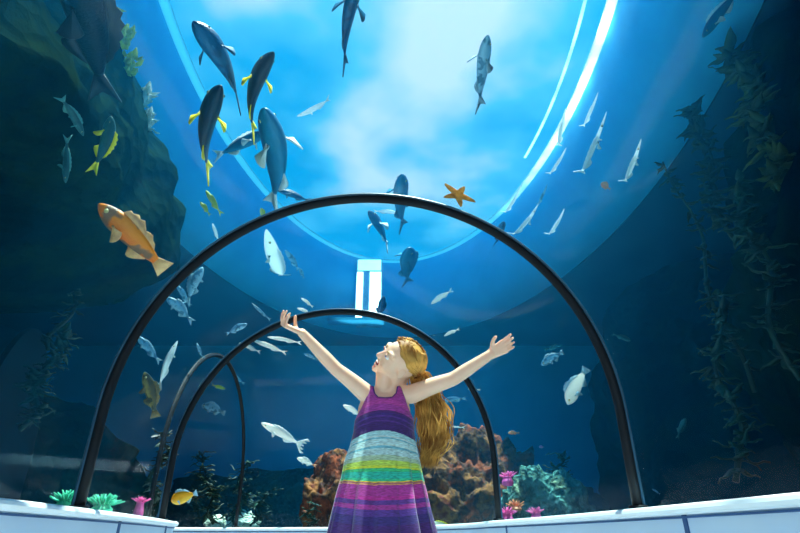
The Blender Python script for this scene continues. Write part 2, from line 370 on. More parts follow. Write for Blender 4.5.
K('fern_weed', 'upright green weed beside the yellow-orange fish', at_y(196, 520, 8.9), 1.0, (0, 0), 60, .16, .04, M['kelp_t'], 8)
K('fern_weed', 'dark olive weed leaning over the white coral lump', at_y(212, 524, 8.3), .8, (-.3, 0), 50, .2, .05, M['kelp'], 9)
K('fern_weed', 'green weed just before the thin distant arch', at_y(236, 525, 8.9), .9, (.0, 0), 60, .18, .045, M['kelp_t'], 10)
K('fern_weed', 'low green weed fanning out past the thin distant arch', at_y(254, 526, 9.2), .5, (.15, 0), 50, .2, .04, M['kelp_t'], 11)
K('fern_weed', 'small teal weed sprout at the foot of the brown pinnacle', at_y(310, 526, 8.0), .3, (0, 0), 26, .1, .04, M['kelp_t'], 12)
K('fern_weed', 'pale green weed tuft on top of the teal rock', at_y(560, 482, 7.1), .35, (.05, 0), 40, .12, .04, M['kelp_t'], 13)

# mossy tufts growing on the cliff edge
from mathutils.bvhtree import BVHTree
def edge_of(o, px, py, step=-2, n=90):
    tree = BVHTree.FromPolygons([o.matrix_basis @ v.co for v in o.data.vertices], [p.vertices[:] for p in o.data.polygons])
    for k in range(n):
        hit = tree.ray_cast(EYE, ray(px + step * k, py).normalized())
        if hit[0]: return hit[0], hit[1]
    return None, None
cliff = bpy.data.objects['rock_cliff']
for i, py in enumerate((10, 40, 66, 98, 122)):
    P_, n_ = edge_of(cliff, 230, py)
    if P_ is None: continue
    rnd = random.Random(40 + i); bm = bmesh.new(); tube(bm, [P_ * 0 + Vector((0, 0, -.10)), Vector((.01, 0, 0)), Vector((0, 0, .10))], [.03, .05, .03], 8)
    for k in range(40):
        b_ = Vector((rnd.gauss(0, .025), rnd.gauss(0, .03), rnd.uniform(-.1, .1)))
        leaf(bm, b_, Vector((rnd.uniform(.1, .8), rnd.uniform(-.8, .2), rnd.uniform(-.5, .8))), Vector((0, 0, 1)), rnd.uniform(.05, .11), .028)
    o = obj('moss_tuft', bm, M['moss'] if i < 3 else M['coral_w']); o.location = P_
    tag(o, ['yellow-green moss tuft topmost on the cliff edge', 'green moss tuft, second down on the cliff edge', 'moss tuft halfway down the cliff edge', 'pale growth low on the cliff edge', 'white growth at the lower tip of the cliff edge'][i], 'moss')

def anemone(name, label, loc, r, h, m, n=46, seed=1, col=0):
    rnd = random.Random(seed); t = empty(name, loc); tag(t, label, 'anemone')
    bm = bmesh.new(); rings = []
    for k in range(9):
        q = k / 8; rr = r * (.62 + .18 * math.sin(q * 5) + (.2 * q)); rings.append([Vector((rr * math.cos(a * PI / 10) * (1 + .05 * math.sin(a * 3)), rr * math.sin(a * PI / 10), h * q)) for a in range(20)])
    loft(bm, rings, True, True, True); obj('column', bm, m, t)
    bm = bmesh.new()
    for k in range(n):
        a = rnd.uniform(0, 2 * PI); q = rnd.uniform(0, .95); b = Vector((q * r * .8 * math.cos(a), q * r * .8 * math.sin(a), h * .95))
        d = Vector((math.cos(a) * q, math.sin(a) * q, rnd.uniform(.35, .9))).normalized(); l_ = r * rnd.uniform(.5, .95)
        pts = [b + d * l_ * s_ + Vector((math.cos(a), math.sin(a), 0)) * l_ * .25 * s_ * s_ for s_ in (0, .35, .7, 1)]
        tube(bm, pts, [r * .10, r * .09, r * .08, r * .05], 6)
    f = obj('tentacle', bm, m, t); f['kind'] = 'stuff'; return t
anemone('sea_anemone', 'sea-green anemone outside the foot of the largest arch, farther from the pink one', at_y(64, 511, 3.15), .062, .05, M['green_an'], 70, 1)
anemone('sea_anemone', 'sea-green anemone between the largest arch and the pink anemone', at_y(101, 513, 3.65), .072, .05, M['green_an'], 70, 2)
anemone('sea_anemone', 'single bright pink anemone at the near ledge below the thin dark leg', at_y(137, 520, 4.75), .045, .14, M['pink_an'], 50, 3)
anemone('sea_anemone', 'pink anemone highest on the teal rock beside the arch leg', at_y(508, 486, 6.45), .075, .10, M['pink_an'], 30, 4)
anemone('sea_anemone', 'pink anemone lowest beside the arch leg, at the ledge', at_y(508, 526, 6.2), .08, .12, M['pink_an'], 30, 5)
anemone('sea_anemone', 'pink anemone under the dark recess of the teal rock', at_y(537, 523, 6.3), .07, .10, M['pink_an'], 30, 6)
anemone('sea_anemone', 'orange-red anemone between the two pink ones at the arch leg', at_y(516, 511, 6.75), .08, .05, M['orange_an'], 40, 7)
# ------------------------------------------------------------------ fish
def fishmat(name, back, belly, spots=None, scale=9, rough=.35, mid=0.0, soft=.06, tr=0):
    m, nt, b, N, L = newmat(name)
    tc = N.new('ShaderNodeTexCoord'); sp = N.new('ShaderNodeSeparateXYZ'); L.new(tc.outputs['Object'], sp.inputs[0])
    nz = N.new('ShaderNodeTexNoise'); nz.inputs['Scale'].default_value = scale; nz.inputs['Detail'].default_value = 4; L.new(tc.outputs['Object'], nz.inputs['Vector'])
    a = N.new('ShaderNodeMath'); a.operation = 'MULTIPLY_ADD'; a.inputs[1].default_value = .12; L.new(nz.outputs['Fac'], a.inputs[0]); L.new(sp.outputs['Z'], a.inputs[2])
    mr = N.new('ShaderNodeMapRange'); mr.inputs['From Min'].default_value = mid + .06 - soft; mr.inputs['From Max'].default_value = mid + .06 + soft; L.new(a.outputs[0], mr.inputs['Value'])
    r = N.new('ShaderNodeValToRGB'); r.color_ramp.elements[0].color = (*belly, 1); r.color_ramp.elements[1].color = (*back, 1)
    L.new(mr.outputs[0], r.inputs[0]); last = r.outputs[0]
    if spots:
        r2 = N.new('ShaderNodeValToRGB'); r2.color_ramp.elements[0].position = .52; r2.color_ramp.elements[1].position = .58; r2.color_ramp.elements[0].color = (0, 0, 0, 1)
        n3 = N.new('ShaderNodeTexNoise'); n3.inputs['Scale'].default_value = scale * .9; L.new(tc.outputs['Object'], n3.inputs['Vector']); L.new(n3.outputs['Fac'], r2.inputs[0])
        mx = N.new('ShaderNodeMix'); mx.data_type = 'RGBA'; L.new(r2.outputs[0], mx.inputs[0]); L.new(last, mx.inputs[6]); mx.inputs[7].default_value = (*spots, 1); last = mx.outputs[2]
    L.new(last, b.inputs['Base Color']); b.inputs['Roughness'].default_value = rough; b.inputs['Specular IOR Level'].default_value = .2 if not tr else .5
    vo = N.new('ShaderNodeTexVoronoi'); vo.inputs['Scale'].default_value = 60; L.new(tc.outputs['Object'], vo.inputs['Vector'])
    bp = N.new('ShaderNodeBump'); bp.inputs['Strength'].default_value = .25; bp.inputs['Distance'].default_value = .01; L.new(vo.outputs['Distance'], bp.inputs['Height']); L.new(bp.outputs[0], b.inputs['Normal'])
    if tr:
        t = N.new('ShaderNodeBsdfTranslucent'); L.new(last, t.inputs[0]); mx = N.new('ShaderNodeMixShader'); mx.inputs[0].default_value = tr
        L.new(b.outputs[0], mx.inputs[1]); L.new(t.outputs[0], mx.inputs[2]); L.new(mx.outputs[0], N['Material Output'].inputs['Surface'])
    return m
FM = {
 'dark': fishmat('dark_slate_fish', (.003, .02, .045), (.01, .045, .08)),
 'slate': fishmat('blue_slate_fish', (.003, .06, .16), (.008, .13, .30), (.005, .08, .2)),
 'blue': fishmat('steel_blue_fish', (.003, .10, .25), (.015, .22, .42)),
 'silver': fishmat('silver_fish', (.85, .92, .95), (.75, .85, .9), None, 9, .25, tr=.55),
 'pale': fishmat('pale_blue_fish', (.22, .50, .68), (.40, .68, .82), (.10, .28, .42), tr=.4),
 'orange': fishmat('orange_rockfish', (1, .30, .03), (.95, .20, .03), (.30, .16, .10), 5),
 'gold': fishmat('yellow_orange_fish', (1, .42, .02), (1, .55, .05)),
 'brown': fishmat('brown_yellow_fish', (.10, .09, .05), (.5, .38, .12), (.06, .07, .05)),
 'teal': fishmat('teal_fish', (.015, .09, .11), (.05, .22, .25)),
 'white': fishmat('white_fish', (.95, .93, .88), (.9, .9, .9), tr=.45),
 'yellow': fishmat('yellow_green_fish', (.5, .62, .06), (.75, .8, .2)),
 'red': fishmat('orange_red_fish', (.95, .45, .25), (.9, .35, .2)),
 'purple': fishmat('violet_fish', (.35, .25, .6), (.5, .4, .7)),
}
FIN = {k: nmat('fin_' + k, c1, c2, 14, .5) for k, (c1, c2) in {
 'dark': ((.008, .025, .04), (.015, .035, .06)), 'slate': ((.01, .09, .2), (.02, .15, .3)), 'blue': ((.015, .15, .3), (.03, .24, .42)), 'silver': ((.8, .9, .95), (.7, .85, .9)),
 'pale': ((.35, .6, .75), (.25, .45, .6)), 'orange': ((1, .6, .25), (.8, .4, .2)), 'gold': ((1, .7, .2), (.9, .6, .2)), 'brown': ((.3, .22, .08), (.1, .1, .06)), 'teal': ((.05, .25, .25), (.08, .3, .3)),
 'white': ((.9, .92, .9), (.6, .8, .85)), 'yellow': ((1, .9, .03), (.95, .8, .03)), 'red': ((.9, .4, .2), (.8, .3, .2)), 'purple': ((.4, .3, .6), (.3, .2, .5))}.items()}
M['eye'] = nmat('fish_eye', (.01, .01, .01), (.02, .02, .02), 4, .1); M['eye_ring'] = nmat('fish_eye_ring', (.8, .7, .3), (.6, .5, .2), 10, .3)
# species: (depth, width, peak position, tail base, tail length, tail spread, dorsal height, pectoral length)
SP = {'rock': (.30, .17, .34, .09, .17, .24, .10, .20), 'slim': (.17, .11, .36, .035, .16, .20, .05, .13), 'needle': (.10, .07, .4, .025, .13, .14, .025, .06),
      'long': (.22, .17, .33, .05, .20, .20, .08, .16), 'disc': (.44, .13, .42, .07, .18, .24, .08, .15)}
def fin_mesh(bm, pts, n, th=.006):
    """flat fan of outline pts (list of Vectors), thickened along n"""
    a = [bm.verts.new(p + n * th) for p in pts]; b = [bm.verts.new(p - n * th) for p in pts]; k = len(pts)
    bm.faces.new(a); bm.faces.new(b[::-1])
    for i in range(k): bm.faces.new((a[i], b[i], b[(i + 1) % k], a[(i + 1) % k]))
def fish(label, head, tail, mode, val, sp='slim', col='blue', bend=0, dorsal=None, parts=True, group=None, fins=None, deep=1, name='fish', ragged=False, pect=1, cat='fish', tailcol=None):
    if mode == 'z': P, Q = at_z(*head, val), at_z(*tail, val)
    elif mode == 'd': P, Q = at_d(*head, val), at_d(*tail, val)
    else: P, Q = at_d(*head, val[0]), at_d(*tail, val[1])
    Ln = (P - Q).length; X = (P - Q).normalized()
    if dorsal is None: up = Vector((0, 0, 1))
    else: up = Vector((1, 0, 0)) * dorsal[0] + Vector((0, -math.sin(PITCH), math.cos(PITCH))) * dorsal[1] + Vector((0, 0, dorsal[2] if len(dorsal) > 2 else 0))
    Z = (up - X * up.dot(X)).normalized(); Y = Z.cross(X)
    dp, wd, pk, tb, tl, ts, dh, pl_ = SP[sp]; dp *= deep; wd *= deep ** .5
    t = empty(name); t.matrix_world = Matrix.Translation((P + Q) / 2) @ Matrix((X, Y, Z)).transposed().to_4x4() @ Matrix.Scale(Ln, 4)
    tag(t, label, cat, group)
    def bnd(p):   # sideways swimming curve
        p = Vector(p); p.y += bend * (p.x * p.x - .08); return p
    bl = 1 - tl * .85; n = 26
    def prof_(q):   # q 0 nose .. 1 tail base
        if q < pk: s = math.sin(PI / 2 * (q / pk)) ** .62
        else: s = (math.cos(PI / 2 * ((q - pk) / (1 - pk)) ** 1.15)) * (1 - tb / dp) + tb / dp
        return s
    def bx(q): return .5 - q * bl
    bm = bmesh.new(); rings = []
    for i in range(n + 1):
        q = (i / n) ** 1.25 if i < n else 1
        s = prof_(max(q, .0)); hz = dp / 2 * max(s, .06); wy = wd / 2 * max(prof_(q) ** 1.0 * (1 - q * .55) * 1.25, .05)
        zc = .012 * math.sin(q * PI)
        rings.append([bnd((bx(q), wy * math.cos(2 * PI * k / 16), zc + hz * math.sin(2 * PI * k / 16))) for k in range(16)])
    loft(bm, rings, True, True, True)
    # mouth slit ridge and gill cover: shallow relief rings
    small = not parts
    def put(name_, b, mt):
        return obj(name_, b, mt, t)
    fc = FIN[fins or col]; tc_ = FIN[tailcol or fins or col]
    def tailfin(b):
        x0 = bx(1) + .02; o_ = []
        k = 11
        for i in range(k):
            a = -1 + 2 * i / (k - 1); r_ = tl + (.035 * abs(a) ** 1.5 if sp != 'rock' else 0) - (.05 * (1 - abs(a)) if sp in ('slim', 'needle', 'long') else 0)
            if ragged: r_ += .10 * ((i % 2) - .3)
            o_.append(bnd((x0 - r_, 0, a * ts / 2 * (1.7 if ragged else 1))))
        pts = [bnd((x0, 0, tb / 2))] + o_[::-1] + [bnd((x0, 0, -tb / 2))]
        fin_mesh(b, pts, Vector((0, 1, 0)), .006)
    def dorsalfin(b):
        ks = 12; top = []; bot = []
        for i in range(ks + 1):
            q = .26 + .58 * i / ks; zb = dp / 2 * prof_(q)
            hh = dh * (math.sin(PI * (i / ks) ** .7) ** .6) * (1 + (.18 if i % 2 else -.1)) if 0 < i < ks else 0
            if sp == 'rock' and .5 < i / ks < .62: hh *= .5
            top.append(bnd((bx(q) - .03 * i / ks, 0, zb + hh))); bot.append(bnd((bx(q), 0, zb - .02)))
        fin_mesh(b, top + bot[::-1], Vector((0, 1, 0)), .004)
    def analfin(b):
        top = []; bot = []
        for i in range(7):
            q = .62 + .25 * i / 6; zb = -dp / 2 * prof_(q); hh = dh * .9 * math.sin(PI * (i / 6) ** .6) if 0 < i < 6 else 0
            top.append(bnd((bx(q) - .02, 0, zb - hh))); bot.append(bnd((bx(q), 0, zb + .02)))
        fin_mesh(b, top + bot[::-1], Vector((0, 1, 0)), .004)
    def pectoral(b, sg):
        q = .32; base = Vector(bnd((bx(q), sg * wd * .42, -dp * .12))); out = []
        for i in range(7):
            a = math.radians(-38 + 76 * i / 6); l_ = pl_ * pect * (.8 + .2 * math.cos(a * 1.6))
            out.append(base + Vector((-math.cos(a) * .62 * l_ - .02, sg * l_ * (.72), -math.sin(a) * .75 * l_ - .03)))
        pts = [base + Vector((.012, 0, .015))] + out[::-1] + [base + Vector((.012, 0, -.015))]
        nn = (out[0] - base).cross(out[-1] - base).normalized(); fin_mesh(b, pts, nn, .005)
    if small:
        tailfin(bm); dorsalfin(bm); analfin(bm); b_ = put('body', bm, FM[col])
        me = b_.data; bpy.data.objects.remove(b_); mw = t.matrix_world.copy(); props = dict(t.items()); bpy.data.objects.remove(t)
        o = bpy.data.objects.new(name, me); C.objects.link(o); o.matrix_world = mw
        for k_, v_ in props.items(): o[k_] = v_
        return o
    body = put('body', bm, FM[col])
    b = bmesh.new(); tailfin(b); put('tail_fin', b, tc_)
    b = bmesh.new(); dorsalfin(b); put('dorsal_fin', b, fc)
    b = bmesh.new(); analfin(b); put('anal_fin', b, fc)
    for sg in (-1, 1):
        b = bmesh.new(); pectoral(b, sg); put('pectoral_fin', b, fc)
        q = .13; c = Vector(bnd((bx(q), sg * wd / 2 * prof_(q) * (1 - q * .55) * 1.25 * .86, dp * .10)))
        b = bmesh.new(); bmesh.ops.create_uvsphere(b, u_segments=12, v_segments=8, radius=.013 + .013 * (sp == 'rock'), matrix=Matrix.Translation(c)); e_ = put('eye', b, M['eye_ring'])
        b = bmesh.new(); bmesh.ops.create_uvsphere(b, u_segments=10, v_segments=6, radius=.0095 + .009 * (sp == 'rock'), matrix=Matrix.Translation(c + Vector((0, sg * .007, 0)))); obj('pupil', b, M['eye'], e_)
    return t
F = fish
# big fish over the tunnel
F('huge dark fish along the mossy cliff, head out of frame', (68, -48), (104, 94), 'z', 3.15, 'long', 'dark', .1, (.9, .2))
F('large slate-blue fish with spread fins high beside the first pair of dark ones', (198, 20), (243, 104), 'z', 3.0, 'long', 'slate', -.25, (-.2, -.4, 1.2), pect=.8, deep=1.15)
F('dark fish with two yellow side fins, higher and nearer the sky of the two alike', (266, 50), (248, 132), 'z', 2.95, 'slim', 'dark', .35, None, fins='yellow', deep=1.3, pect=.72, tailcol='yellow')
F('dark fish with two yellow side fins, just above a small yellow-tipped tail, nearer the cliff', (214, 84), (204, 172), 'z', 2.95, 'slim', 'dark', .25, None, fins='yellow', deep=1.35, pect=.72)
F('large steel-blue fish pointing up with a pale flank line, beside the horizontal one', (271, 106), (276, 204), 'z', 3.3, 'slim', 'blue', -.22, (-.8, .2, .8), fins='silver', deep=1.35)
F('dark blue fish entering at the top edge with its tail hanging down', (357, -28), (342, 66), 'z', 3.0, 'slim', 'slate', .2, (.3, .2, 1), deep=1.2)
F('silvery mottled fish alone against the bright cloud', (486, 34), (479, 106), 'z', 3.3, 'slim', 'pale', .12, (.7, 0, .8), deep=1.05)
F('small pale slender fish bending across the blue sky patch', (299, 117), (331, 99), 'z', 3.9, 'needle', 'silver', .4, (0, 1), deep=1.2)
F('blue fish with a white fin lying slantwise behind the large steel-blue one', (268, 132), (216, 156), 'z', 3.8, 'slim', 'blue', -.1, (0, 1), fins='silver')
F('dark blue fish slanting behind the tail of the large steel-blue one', (277, 190), (310, 201), 'z', 4.1, 'slim', 'slate', 0, (0, 1, .5))
F('slim teal fish in the dark beside the cliff, slanted', (83, 134), (60, 95), 'z', 2.7, 'slim', 'teal', -.3, (1, .5), deep=.8)
F('slim teal fish hanging head down in the dark with a forked tail', (65, 183), (67, 136), 'd', 3.4, 'slim', 'teal', .1, (.6, .2), deep=.85)
F('dark green fish with yellow fin and yellow tail above the orange rockfish', (113, 117), (94, 172), 'd', 3.5, 'long', 'teal', .3, (.7, .3, 0), fins='yellow', pect=1.1)
F('bright orange spotted rockfish swimming alone in the dark water', (98, 204), (165, 270), 'dd', (3.25, 3.45), 'rock', 'orange', -.12, (.75, .65), deep=.86, name='rockfish')
F('tiny violet fish far out in the dark beyond the orange rockfish', (8, 210), (16, 220), 'd', 4.4, 'disc', 'purple', 0, (0, 1), parts=False)
F('small yellow-green fish curving down above a paler one', (205, 190), (221, 214), 'd', 5.0, 'slim', 'yellow', -.5, (1, .5), parts=False)
F('small pale yellow fish tucked under the curving yellow-green one', (200, 202), (210, 215), 'd', 5.0, 'long', 'yellow', 0, (1, .5), parts=False)
F('small white fish above the shoulder of the largest arch', (212, 223), (219, 242), 'd', 5.6, 'needle', 'silver', -.3, (1, .4), parts=False, deep=1.5)
F('tiny pale fish resting just over the largest arch', (261, 208), (264, 218), 'd', 5.4, 'disc', 'yellow', 0, (1, .4), parts=False)
# around the far end of the well
F('blue fish crossing behind the top of the largest arch', (400, 174), (402, 226), 'z', 4.3, 'slim', 'blue', .1, (.5, 0, .8), deep=1.3)
F('dark blue fish with white side fins below the arch top', (370, 211), (389, 246), 'z', 4.5, 'slim', 'slate', -.15, None, fins='silver', pect=1.1, deep=1.1)
F('white thin fish crossing over the one with white side fins', (400, 213), (374, 211), 'z', 4.8, 'needle', 'silver', .2, (0, 1), parts=False, deep=1.4)
F('steel-blue fish with ragged outline above the slit window, farther from the arch top', (408, 247), (407, 282), 'z', 4.4, 'slim', 'blue', .1, (.8, 0, .5), deep=1.4)
F('blue fish bordered by a bright flank, under the largest arch', (266, 237), (284, 282), 'z', 4.0, 'needle', 'silver', -.5, (1, .1, .0), deep=1.5)
F('slim pale fish trailing the bright-flanked one', (285, 250), (299, 270), 'z', 4.4, 'needle', 'pale', 0, (1, .4), parts=False, deep=1.2)
F('tiny pale fish between the slim one and the slit window', (299, 268), (304, 278), 'z', 4.6, 'needle', 'pale', 0, (1, .4), parts=False, deep=1.4)
F('small blue fish right against the bright slit window', (384, 296), (377, 319), 'd', 8.0, 'long', 'slate', .1, (1, .2, .4), parts=False, deep=1.3)
F('white fish above the forearm side of the child, the larger of two white ones', (431, 304), (452, 290), 'd', 7.6, 'slim', 'white', .1, (.3, 1), deep=1.0)
F('small white fish over the head of the child, the smaller of two white ones', (444, 336), (459, 329), 'd', 7.6, 'slim', 'white', .15, (.3, 1), parts=False)
# shoal between the arches
F('pale blue fish pressed close to the largest arch, pointing up', (202, 267), (186, 304), 'd', 5.0, 'long', 'pale', .3, (-.8, .4), deep=1.1)
F('pale blue fish below its partner beside the largest arch, tail down', (167, 297), (193, 322), 'd', 5.0, 'long', 'pale', .2, (.7, .7), deep=1.1)
F('pale blue thin fish between two broader pale ones by the largest arch', (176, 284), (190, 306), 'd', 5.3, 'slim', 'pale', -.2, (.8, .5), parts=False)
F('pale blue fish half hidden by the largest arch below the pale pair', (137, 336), (160, 362), 'd', 5.0, 'slim', 'pale', -.1, (.7, .7), deep=1.3)
F('long white slender fish rising steeply above the brown fish', (177, 341), (158, 388), 'd', 4.9, 'needle', 'silver', .15, (-.8, .2), deep=1.2)
F('brown and yellow mottled rockfish hanging head up between the arches', (145, 372), (156, 417), 'd', 4.7, 'rock', 'brown', .1, (1, .1), deep=.85, name='rockfish')
F('tiny pale curved fish alone between the two big arches', (196, 343), (203, 358), 'd', 5.6, 'slim', 'pale', -.5, (1, .3), parts=False)
F('small pale fish just over the second arch, below the thin arching one', (247, 324), (226, 334), 'd', 5.6, 'slim', 'pale', .1, (0, 1), parts=False, deep=1.5)
F('thin pale fish arching towards the raised palm', (251, 303), (270, 320), 'd', 5.6, 'needle', 'pale', -.5, (.5, .6), parts=False)
F('small white fish beside the fingertips, upper of two', (301, 298), (313, 307), 'd', 7.4, 'slim', 'white', -.1, (.5, 1), parts=False)
F('small white fish beside the fingertips, lower of two', (297, 308), (312, 314), 'd', 7.4, 'slim', 'white', -.1, (.3, 1), parts=False)
F('white fish streak lowest of the three under the raised palm', (239, 343), (260, 352), 'd', 7.0, 'slim', 'white', -.15, (.3, 1), parts=False, deep=.9)
F('white fish streak in the middle of the three under the raised palm, longest', (252, 340), (286, 353), 'd', 6.8, 'needle', 'white', -.15, (.3, 1), parts=False, deep=1.2)
F('white fish streak topmost of the three under the raised palm', (267, 337), (301, 343), 'd', 6.8, 'needle', 'white', -.15, (.2, 1), parts=False, deep=1.0)
F('small pale fish under the raised forearm', (304, 354), (318, 360), 'd', 7.2, 'slim', 'pale', 0, (.2, 1), parts=False)
F('small pale curved fish near the top of the thin distant arch', (232, 374), (244, 384), 'd', 9.0, 'slim', 'pale', -.5, (.3, 1), parts=False)
F('small yellowish fish inside the second arch above the pale round one', (225, 389), (212, 385), 'd', 9.0, 'slim', 'yellow', .5, (0, 1), parts=False, deep=1.3)
F('pale blue fat-bodied fish inside the second arch, head to the thin distant arch', (202, 405), (225, 413), 'd', 9.0, 'rock', 'pale', .1, (.2, 1), deep=1.2)
F('white fish with a ragged branching tail before the dark far wall', (261, 423), (303, 446), 'd', 7.4, 'slim', 'white', -.1, (.5, .8), deep=.95, ragged=True)
F('small white fish with a reddish tail above the brown pinnacle', (297, 458), (316, 466), 'd', 7.6, 'long', 'white', 0, (.2, 1), deep=1.1, tailcol='red')
F('white fish just behind the dress, below the armpit', (343, 405), (362, 416), 'd', 7.2, 'slim', 'white', 0, (.3, 1), deep=1.3)
F('small white fish just under the outstretched forearm', (468, 389), (480, 390), 'd', 7.2, 'slim', 'white', 0, (0, 1), parts=False)
F('faint pale fish beside the golden hair, uppermost', (441, 402), (466, 398), 'd', 7.2, 'slim', 'pale', .3, (0, 1), parts=False)
F('thin pale fish beside the golden hair, lowermost', (447, 428), (464, 427), 'd', 7.2, 'needle', 'silver', .7, (0, 1), parts=False)
# behind the largest arch, kelp side
F('bright pale-blue fish above the large white one, beyond the outstretched hand', (541, 365), (563, 352), 'd', 5.0, 'rock', 'pale', .1, (-.3, 1), deep=.95)
F('faint pale fish just over the bright pale-blue one', (563, 345), (545, 350), 'd', 7.2, 'slim', 'teal', .1, (0, 1), parts=False)
F('large white fish with a pale blue tail beside the arch leg', (567, 404), (586, 368), 'd', 4.4, 'rock', 'white', .3, (-.8, .3), deep=1.15, fins='pale')
F('round yellow-orange fish near the ledge inside the second arch', (171, 501), (197, 493), 'd', 6.9, 'rock', 'gold', 0, (0, 1), deep=1.55, fins='pale')
F('tiny pale hooked fish between the two big arches, low down', (151, 437), (160, 435), 'd', 5.5, 'slim', 'white', .3, (0, 1), parts=False)
F('small bright orange-white fish before the dark far wall beyond the arch leg', (508, 433), (519, 433), 'd', 6.8, 'long', 'red', 0, (0, 1), parts=False, deep=1.3)
F('tiny violet fish under the small orange-white one', (539, 447), (544, 447), 'd', 6.8, 'disc', 'purple', 0, (0, 1), parts=False)
F('white fish with yellow fins low behind the skirt, at the ledge', (428, 523), (456, 528), 'd', 6.9, 'slim', 'white', 0, (0, 1), fins='yellow', deep=1.2)
# the silver shoal curving along the well wall
ST = [((565, 113), (558, 150), 'thin silver fish streak, highest and innermost of the shoal', 3.9), ((598, 96), (582, 130), 'silver fish streak at the top of the shoal', 3.9),
      ((606, 120), (579, 180), 'longest silver fish streak of the shoal', 3.7), ((566, 151), (548, 177), 'short silver fish streak in the middle of the shoal', 4.0),
      ((547, 187), (537, 207), 'faint silver fish streak between two brighter ones', 4.3), ((521, 190), (503, 216), 'silver fish streak over the largest arch beside the starfish side', 4.0),
      ((538, 209), (510, 239), 'silver fish streak touching the largest arch', 4.0), ((564, 213), (547, 238), 'lowest silver fish streak beyond the arch', 4.0),
      ((641, 145), (623, 187), 'lone silver fish in dark water beside the tiny orange fish', 3.5)]
for i, (h_, t_, lb, z_) in enumerate(ST):
    F(lb, h_, t_, 'z', z_, 'needle', 'silver' if i != 4 else 'pale', .65, (-.8, .2), group='silver shoal beyond the arch', parts=(i in (2, 6, 8)), deep=.58 if i != 2 else .42)
F('dark fish peeping out from behind the largest arch', (503, 222), (496, 243), 'z', 4.0, 'slim', 'slate', 0, (.7, 0, .7), parts=False, deep=1.6)
F('tiny round orange fish beside the lone silver one', (601, 183), (610, 189), 'd', 5.0, 'disc', 'red', 0, (0, 1), parts=False, deep=1.4)
F('shiny blue fish at the upper edge of the kelp-covered rock wall', (702, 38), (740, -12), 'd', 4.1, 'slim', 'blue', .1, (-.5, .8), fins='silver')
F('faint teal fish in the dark water outside the largest arch', (631, 341), (613, 334), 'd', 5.6, 'slim', 'teal', .3, (0, 1), parts=False, deep=1.4)
F('faint teal fish hanging head up, low in the dark water outside the largest arch', (685, 418), (677, 438), 'd', 4.6, 'long', 'teal', .3, (1, 0), parts=False, deep=1.2)
F('faint tiny pale fish low above the ledge by the joint', (652, 489), (660, 494), 'd', 4.6, 'slim', 'pale', 0, (0, 1), parts=False)

# starfish clinging to the outside of the acrylic
def starfish():
    d_ = ray(458, 195); t_ = 1.0; c = EYE + d_
    while (Vector((c.x - pc(c.y), 0, c.z - ZS))).length < 1.487: t_ += .002; c = EYE + d_ * t_
    ax = Vector((pc(c.y), c.y, ZS)); n = (c - ax); n.y = 0; n.normalize(); c = ax + n * 1.487
    T = Vector((n.z, 0, -n.x)); W = Vector((0, 1, 0)); bm = bmesh.new()
    K_, RR = 60, []
    for j in range(7):
        q = j / 6; ring = []
        for i in range(K_):
            a = 2 * PI * i / K_ + .35; s = abs(((a * 5 / (2 * PI)) % 1) - .5) * 2
            rad = .042 + .080 * s ** 2.0 * (1 + .12 * math.sin(a * 2 + 1)); r_ = rad * q
            h = .022 * (1 - q ** 2) * (.55 + .45 * (.042 / rad)) + .003
            x_, y_ = r_ * math.cos(a), r_ * math.sin(a)
            drop = (x_ * x_) / (2 * 1.48)
            ring.append(c + T * x_ + W * y_ * 1.1 + n * (h - drop))
        RR.append(ring)
    RR = RR[1:]; und = [[p - n * .006 for p in RR[-1]], [c + (p - c) * .1 - n * .004 for p in RR[-1]]]
    loft(bm, RR + und, True, True, True)
    o = obj('starfish', bm, nmat('orange_starfish', (.95, .42, .06), (.6, .2, .03), 30, .6, .6, pos=(.3, .7), bscale=120))
    tag(o, 'orange five-armed starfish clinging to the tunnel glass above the arch', 'starfish')
starfish()
# ------------------------------------------------------------------ the child
CR, CU, CT = Vector((1, 0, 0)), Vector((0, -math.sin(PITCH), math.cos(PITCH))), Vector((0, -math.cos(PITCH), -math.sin(PITCH)))
def skinmat():
    m, nt, b, N, L = newmat('fair_skin')
    tc = N.new('ShaderNodeTexCoord'); nz = N.new('ShaderNodeTexNoise'); nz.inputs['Scale'].default_value = 9; nz.inputs['Detail'].default_value = 5; L.new(tc.outputs['Object'], nz.inputs['Vector'])
    r = N.new('ShaderNodeValToRGB'); r.color_ramp.elements[0].position = .3; r.color_ramp.elements[1].position = .7; r.color_ramp.elements[0].color = (.84, .56, .40, 1); r.color_ramp.elements[1].color = (.77, .48, .33, 1)
    L.new(nz.outputs['Fac'], r.inputs[0]); L.new(r.outputs[0], b.inputs['Base Color']); b.inputs['Roughness'].default_value = .42
    b.inputs['Subsurface Weight'].default_value = .25; b.inputs['Subsurface Radius'].default_value = (1, .35, .2); b.inputs['Subsurface Scale'].default_value = .012
    return m
M['skin'] = skinmat()
